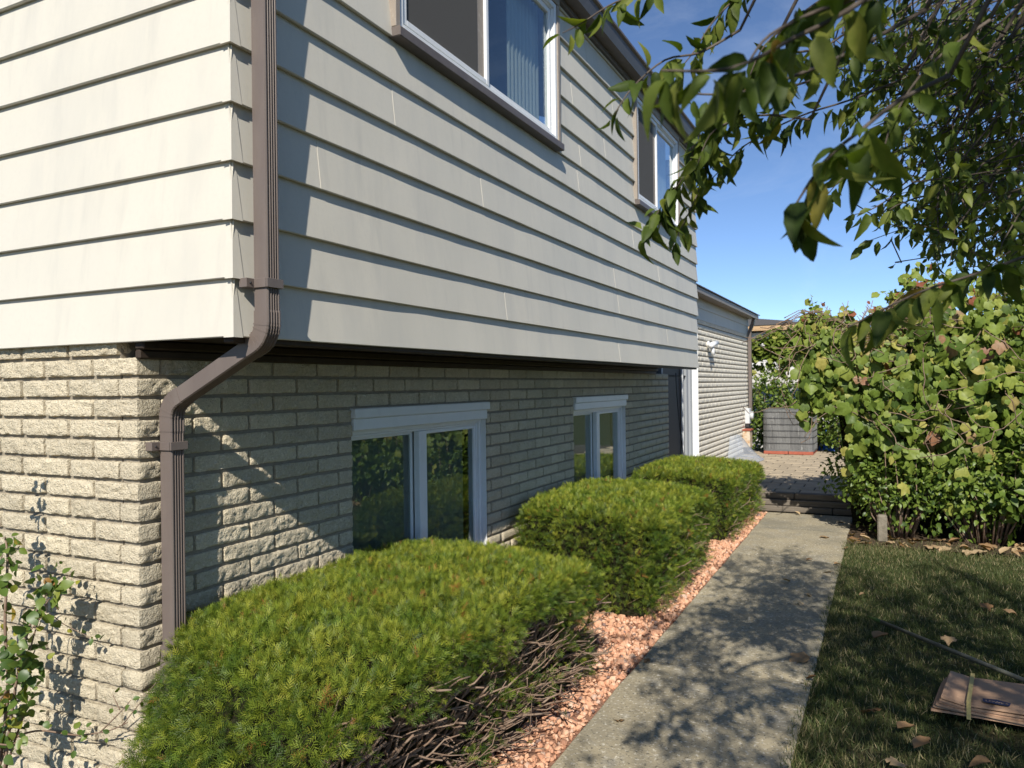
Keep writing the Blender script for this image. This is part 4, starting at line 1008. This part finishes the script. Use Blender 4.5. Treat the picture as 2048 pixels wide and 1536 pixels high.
def shrub(name, label, c, rx, ry, rz, n, leaf, seed, m_=None, stems=30, zlo=.0, group=None, cat='shrub', tpl=None, hollow=.35):
    rg = np.random.default_rng(seed); B = np.array([c[0], c[1], c[2]]); t = thing(name, label, cat, tuple(B), group)
    v = rg.normal(size=(n,3)); v /= np.linalg.norm(v, axis=1, keepdims=True); rr = hollow + (1-hollow)*rg.random(n)**.5
    lob = 1 + .42*np.array([mnoise.noise(Vector(tuple(q*2.6+seed))) for q in v]); Pn = v*(rr*lob)[:,None]*np.array([rx,ry,rz]) + np.array([0,0,rz*.95+zlo]); k = Pn[:,2] > .03+zlo*.3
    if zlo == 0:
        k &= (Pn[:,2] > .36) | (rg.random(n) < .22)
    Pn, v = Pn[k], v[k]; n_ = len(Pn); D = v*.6 + rg.normal(0,.6,(n_,3)) + np.array([0,-.1,-.15]); nm = v*.5 + rg.normal(0,.5,(n_,3)) + np.array([0,-.2,.9]); R = frames(D, nm); s = leaf*rg.uniform(.65,1.3,n_)
    a, f = tpl or (LEAF_T*np.array([1.35,1,1]), LEAF_F)
    tag(scatter('foliage', a, f, R*s[:,None,None], Pn, rg.beta(2,2,n_), m_ or M_SL, t, True), kind='stuff')
    b = MB()
    for i in range(stems):
        a_ = rg.uniform(0, 2*math.pi); r1 = rg.random()**.5; e = np.array([math.cos(a_)*rx*r1*.85, math.sin(a_)*ry*r1*.85, rz*rg.uniform(.9,1.75)+zlo]); s0 = np.array([e[0]*.35, e[1]*.4, 0]); mid = (s0+e)/2 + rg.normal(0,.05,3); b.tube([s0, mid, e], [.010,.007,.003], 5)
    tag(b.build('stems', M_TWIG, t), kind='stuff'); return t
shrub('privet_shrub', 'small-leaved green shrub at the foot of the vine bank next to the walk', (2.08,6.95,-.015), .52, .42, .52, 3400, .056, 41, stems=40)
shrub('privet_shrub', 'dense green shrub under the vine bank behind the lawn', (2.85,6.90,-.015), .60, .42, .55, 3400, .062, 42, stems=40)
shrub('bright_leaf_shrub', 'shrub with bright rounded leaves at the lawn corner under the vines', (3.35,6.75,-.015), .50, .40, .62, 1300, .085, 43, stems=25)
shrub('privet_shrub', 'tall dark shrub inside the vine bank', (2.1,7.5,-.015), .75, .45, .85, 4200, .05, 47, stems=50)
shrub('privet_shrub', 'tall shrub inside the vine bank at the planting bed end', (3.5,7.6,-.015), .9, .5, .85, 4200, .05, 48, stems=50)
b = MB(); b.box(-.045,.045,-.045,.045,0,.27,.012); q = tag(b.build('concrete_post', mat('weathered_concrete', (.23,.20,.155), .95, .1, [(14, (.13,.115,.085), .42, .7)], [(60, .7, .006)], coord='World')), 'short grey concrete post half hidden at the foot of the shrub', 'post'); q.location = (1.93, 6.62, -.015)
# shrubs behind the patio
shrub('privet_shrub', 'loose green shrub behind the air conditioner by the house corner', (-.25,14.75,0), .55, .42, .98, 3000, .075, 44, stems=35)
shrub('privet_shrub', 'leafy green shrub behind the air conditioner', (.45,14.85,0), .65, .45, .92, 3200, .075, 45, stems=40)
shrub('privet_shrub', 'green shrub beside the blue tarp at the back of the patio', (1.25,14.5,0), .62, .45, .80, 2800, .075, 46, stems=45)
shrub('trailing_vine', 'vine trailing over the back fence beside the house corner', (.1,15.3,1.75), 1.0, .35, .48, 1500, .12, 49, M_VLA, 8, 0, None, 'vine', (LOB_T, LOB_F))
b = MB(); nu, nv = 14, 6; vs = []
for i in range(nu+1):
    for j in range(nv+1):
        a_ = math.pi*j/nv; vs.append((-.8+1.6*i/nu, -.35*math.cos(a_)*(1+.1*math.sin(i*1.7)), .02+.62*math.sin(a_)**.6*(1+.08*math.sin(i*2.3+j))))
b.add(vs, [(i*(nv+1)+j, (i+1)*(nv+1)+j, (i+1)*(nv+1)+j+1, i*(nv+1)+j+1) for i in range(nu) for j in range(nv)], True)
q = tag(b.build('tarp', mat('blue_tarp', (.03,.13,.48), .4, .4, [(9, (.05,.2,.6), .45, .7)], [(18, .5, .02)], coord='World')), 'blue tarp draped over a low pile behind the shrubs', 'tarp'); q.location = (1.05, 15.9, -.03)

# neighbour house and fence
nb = thing('neighbour_house', 'neighbouring pale house with grey hipped roof and tan eaves', 'house', (-3.2, 30, .0))
M_NW = mat('neighbour_siding', (.62,.60,.56), .7, .2, [(6, (.54,.52,.48), .45, .7)], coord='World'); M_TAN = mat('tan_trim', (.50,.33,.18), .6, .2)
b = MB(); b.box(-5,2.2,0,7,0,3.6); b.build('wall', M_NW, nb)
for k in range(16):
    b = MB(); b.box(-5.0,2.2,-.022,-.002,.25+k*.2,.25+k*.2+.185); b.build('siding_board', M_NW, nb)
b = MB(); b.box(-5.4,2.6,-.45,7.4,3.66,3.72); b.box(-5.4,2.6,-.46,-.42,3.721,3.86); b.box(2.56,2.6,-.419,7.4,3.721,3.86); b.build('eave', M_TAN, nb)
b = MB(); b.box(-.9,-.2,-.06,-.023,2.4,3.5); wdw = b.build('window', M_TAN, nb); b = MB(); b.box(-.84,-.26,-.075,-.061,2.46,3.44); b.build('pane', M_GLASS, wdw)
b = MB(); b.add([(-5.5,-.5,3.865),(2.7,-.5,3.865),(2.7,7.5,3.865),(-5.5,7.5,3.865),(-2.4,3.5,4.5),(-.4,3.5,4.5)], [(0,1,5,4),(1,2,5),(2,3,4,5),(3,0,4),(3,2,1,0)]); b.build('roof', M_SHING, nb)
fn = thing('white_fence', 'white board fence behind the shrubs at the back of the patio', 'fence', (0, 16.9, -.03))
for i in range(34):
    b = MB(); b.box(-2.4+.15*i+.003, -2.4+.15*i+.147, 0, .02, .05, 1.95+.01*math.sin(i*2)); b.build('board', M_NW, fn)
b = MB(); b.box(-2.4,2.7,.021,.06,.4,.5); b.box(-2.4,2.7,.021,.06,1.5,1.6); b.build('rail', M_NW, fn)

# ------------------------------------------------------------------ leafy plant at the end wall
M_PL = leafmat('rose_leaf', [(0, (.045,.085,.018)), (.5, (.09,.15,.03)), (.85, (.16,.21,.04)), (.96, (.32,.30,.04)), (1, (.3,.14,.05))], True, .4, .3, .4)
rg = np.random.default_rng(61); PB = np.array([-1.05, -.22, -.02]); pl = thing('climbing_shrub', 'leafy sprawling shrub with thin canes against the sunlit end wall', 'shrub', tuple(PB))
b = MB(); PT, PR, PS = [], [], []
def cane(pts, r0, nl, sz_, t0=.1, leafless=False):
    Pts = [np.array(q) for q in smooth_line(pts, 4)]; b.tube([q-PB for q in Pts], list(np.linspace(r0, r0*.4, len(Pts))), 5)
    for i in range(nl):
        q = Pts[int((t0+(1-t0)*rg.random())*(len(Pts)-1))]; d = rg.normal(0,.7,3)+np.array([.1,-.15,-.25]); d /= np.linalg.norm(d); nn = rg.normal(0,.6,3)+np.array([.25,-.8,.5])
        off = rg.normal(0,.03,3)*np.array([1,.5,1]); PT.append(q+d*.01+off); PR.append(frames(d[None], nn[None])[0]); PS.append(sz_*.8*rg.uniform(.55,1.2))
def W_(px, py, y=-.15):      # pixel -> point on the upright plane y
    d = AF + AR*(px-1024)/FPX - AU*(py-768)/FPX; return CAM + d*((y-CAM[1])/d[1])
cane([PB+[0,0,.0], W_(15,1400,-.2), W_(10,1250,-.2), W_(15,1120,-.18), W_(10,1075,-.15)], .008, 95, .058)
cane([PB+[.05,0,0], W_(30,1380,-.22), W_(60,1250,-.2), W_(95,1185,-.15), W_(110,1165,-.1)], .006, 120, .060, .2)
cane([W_(60,1300,-.2), W_(85,1220,-.12), W_(125,1165,-.08), W_(150,1140,-.06)], .003, 12, .036, .6)
cane([W_(40,1290,-.2), W_(90,1230,-.1), W_(130,1250,-.06), W_(180,1275,-.05)], .003, 10, .038, .3)
cane([PB, W_(10,1500,-.2), W_(70,1462,-.12), W_(150,1470,-.06), W_(215,1462,-.05), W_(255,1445,-.05)], .005, 10, .035, .4)
cane([W_(200,1465,-.05), W_(240,1425,-.06), W_(262,1400,-.06)], .003, 5, .036, .4)
cane([W_(245,1450,-.05), W_(285,1400,-.05), W_(312,1365,-.04)], .0025, 3, .03, .5)
cane([W_(240,1420,-.05), W_(228,1395,-.05), W_(226,1388,-.05)], .002, 2, .03, .5)
cane([PB, W_(-20,1480,-.25), W_(0,1400,-.25), W_(50,1340,-.2), W_(70,1300,-.16)], .006, 60, .052, .2)
cane([PB, W_(-40,1500,-.3), W_(20,1490,-.3), W_(40,1480,-.3)], .005, 14, .05, .3)
cane([PB, W_(30,1480,-.2), W_(60,1400,-.12), W_(75,1385,-.1)], .005, 16, .04, .4)
cane([PB+[-.1,0,0], W_(-90,1250,-.25), W_(-70,1000,-.3), W_(-60,850,-.3)], .008, 40, .06, .2)
tag(b.build('canes', M_TWIG, pl), kind='stuff')
pm = []
for cu, fo, wm in ((.2,.2,.36),(.4,.1,.40),(.1,.3,.34)):
    a, c = leaf_template(7, fo, cu, wm, .04); pm.append(tmesh('leaf', a, c, M_PL))
leaf_objects(pl, pm, np.array(PR), np.array(PT), np.array(PS), PB)

# ------------------------------------------------------------------ things on the lawn and walk
b = MB(); p0 = Vector((1.86, 3.73, .022)); p1 = Vector((3.3, 2.06, .026)); d = (p1-p0)
pr_ = thing('garden_pole', 'long thin grey-green pole lying on the shaded grass', 'pole', tuple((p0+p1)/2)); ctr = (p0+p1)/2
b.tube([p0+d*.06-ctr, p0+d*.5-ctr, p1-ctr], .0125, 10); b.build('shaft', mat('grey_green_pole', (.13,.135,.11), .5, .3, [(12, (.18,.175,.14), .45, .7)], coord='World'), pr_)
b = MB(); b.tube([p0-ctr, p0+d*.03-ctr, p0+d*.0605-ctr], [.004,.010,.0127], 8); b.build('tip', mat('green_tip', (.10,.16,.04), .6, .2), pr_)

M_PAPER = mat('kraft_paper', (.40,.255,.165), .8, .15, [(5, (.34,.21,.135), .4, .7), (60, (.44,.29,.19), .5, .75)], [(12, .2, .01)], coord='World')
bag = thing('paper_bag_bundle', 'banded stack of flat brown paper lawn bags lying on the grass', 'paper bags', (2.2, 2.22, .02)); bag.rotation_euler.z = math.radians(-5)
for i in range(6):
    b = MB(); n = 10; vs = []; off = (.012*i - .03)*(1 if i < 4 else .6); oy = random.uniform(-.008,.008)
    for k in range(n+1):
        xx = off*.9 + .92*k/n; z = .012*i + .006*math.sin(k*.5+i) + (.012 if k == 0 else 0)*i*.3
        for (yy, zz_) in ((0,z),(0,z+.0095),(.39,z+.0095),(.39,z)): vs.append((xx + (.03 if yy > .1 else -.0)*(1-k/n), yy+oy, zz_))
    fs = [(k*4+j, k*4+(j+1)%4, (k+1)*4+(j+1)%4, (k+1)*4+j) for k in range(n) for j in range(4)] + [(0,3,2,1), (n*4,n*4+1,n*4+2,n*4+3)]
    b.add(vs, [f[::-1] for f in fs]); b.build('bag', M_PAPER, bag)
b = MB(); b.add([(.12,-.014,.0),(.138,-.014,.0),(.12,-.014,.082),(.138,-.014,.082),(.135,.40,.082),(.153,.40,.082),(.135,.41,0),(.153,.41,0)], [(0,1,3,2),(2,3,5,4),(4,5,7,6)]); b.build('band', mat('yellow_band', (.50,.40,.16), .5, .3), bag)
b = MB(); b.add([(.185,.045,.0785),(.192,.030,.0785),(.29,.030,.0785),(.297,.075,.0785),(.24,.090,.0785),(.185,.075,.0785)], [(0,1,2,3,4,5)]); b.build('printed_logo', mat('navy_ink', (.03,.035,.08), .7, .2), bag)
def text_part(s_, size, loc, m_, parent):
    c = bpy.data.curves.new('lettering', 'FONT'); c.body = s_; c.size = size; c.align_x = 'CENTER'; o = bpy.data.objects.new('lettering', c); COL.objects.link(o)
    dg_ = bpy.context.evaluated_depsgraph_get(); me = bpy.data.meshes.new_from_object(o.evaluated_get(dg_)); bpy.data.objects.remove(o); bpy.data.curves.remove(c)
    q = obj('lettering', me, parent); me.materials.clear(); me.materials.append(m_); q.location = loc; return q
M_INKL = mat('pale_ink', (.46,.33,.24), .8, .1)
text_part("LOWE'S", .026, (.241, .044, .0795), M_INKL, bag)

M_FL = leafmat('dry_leaf', [(0, (.20,.11,.05)), (.4, (.36,.24,.13)), (.75, (.46,.34,.20)), (1, (.34,.20,.10))], True, .8, .12, .15)
fm = []
for sd in range(4):
    rgl = np.random.default_rng(sd+90); a, c = (leaf_template(7, .5, -.5+.3*sd, .33, .06) if sd % 2 else lobed(.3, .3, 18, .35)); a = a + rgl.normal(0,.025,a.shape); fm.append(tmesh('fallen_leaf', a, c, M_FL))
def fallen(x, y, z, s, lab, grp):
    o = obj('fallen_leaf', random.choice(fm)); tag(o, lab, 'leaf', grp)
    o.matrix_local = Matrix.Translation((x,y,z)) @ Matrix.Rotation(random.uniform(0,6.28), 4, 'Z') @ Matrix.Rotation(random.uniform(-.3,.3), 4, 'X') @ Matrix.Scale(s, 4)
def G_(px, py, z=0.):
    d = AF + AR*(px-1024)/FPX - AU*(py-768)/FPX; return CAM + d*((z-CAM[2])/d[2])
for (px_, py_, s) in ((1747,1278,.13),(1618,1312,.12),(1755,1425,.09),(1795,1460,.10),(1828,1500,.10),(1900,1275,.08),(1965,1208,.08),(1985,1530,.09),(2005,1222,.08),(1730,1190,.05),(1775,1530,.08)):
    q = G_(px_, py_, .02); fallen(q[0], q[1], .028, s, 'curled dry leaf lying on the shaded lawn', 'dry leaves on the lawn')
for (px_, py_, s) in ((1612,1360,.06),(1580,1165,.08),(1660,1145,.09),(1668,1130,.07),(1695,1097,.12),(1610,1190,.07),(1640,1075,.08),(1595,1205,.06),(1600,1030,.07),(1640,1034,.06),(1680,1045,.07),(1240,1445,.05),(1300,1320,.04),(1625,1120,.05)):
    q = G_(px_, py_, .005); fallen(q[0], q[1], .012, s, 'dry tan leaf lying on the concrete walk', 'dry leaves on the walk')
for i in range(60):
    x_ = 1.62 + 1.9*random.random(); y_ = 6.25 + .55*random.random() ; fallen(x_, y_, .012, random.uniform(.06,.14), 'dry brown leaf in the litter under the shrubs', 'leaf litter under the shrubs')
for (px_, py_) in ((1390,925),(1455,927)):
    q = G_(px_, py_, .70); fallen(q[0], q[1], .715, .05, 'pale fallen leaf on top of the hedge beside the patio step', 'leaves on the hedge')
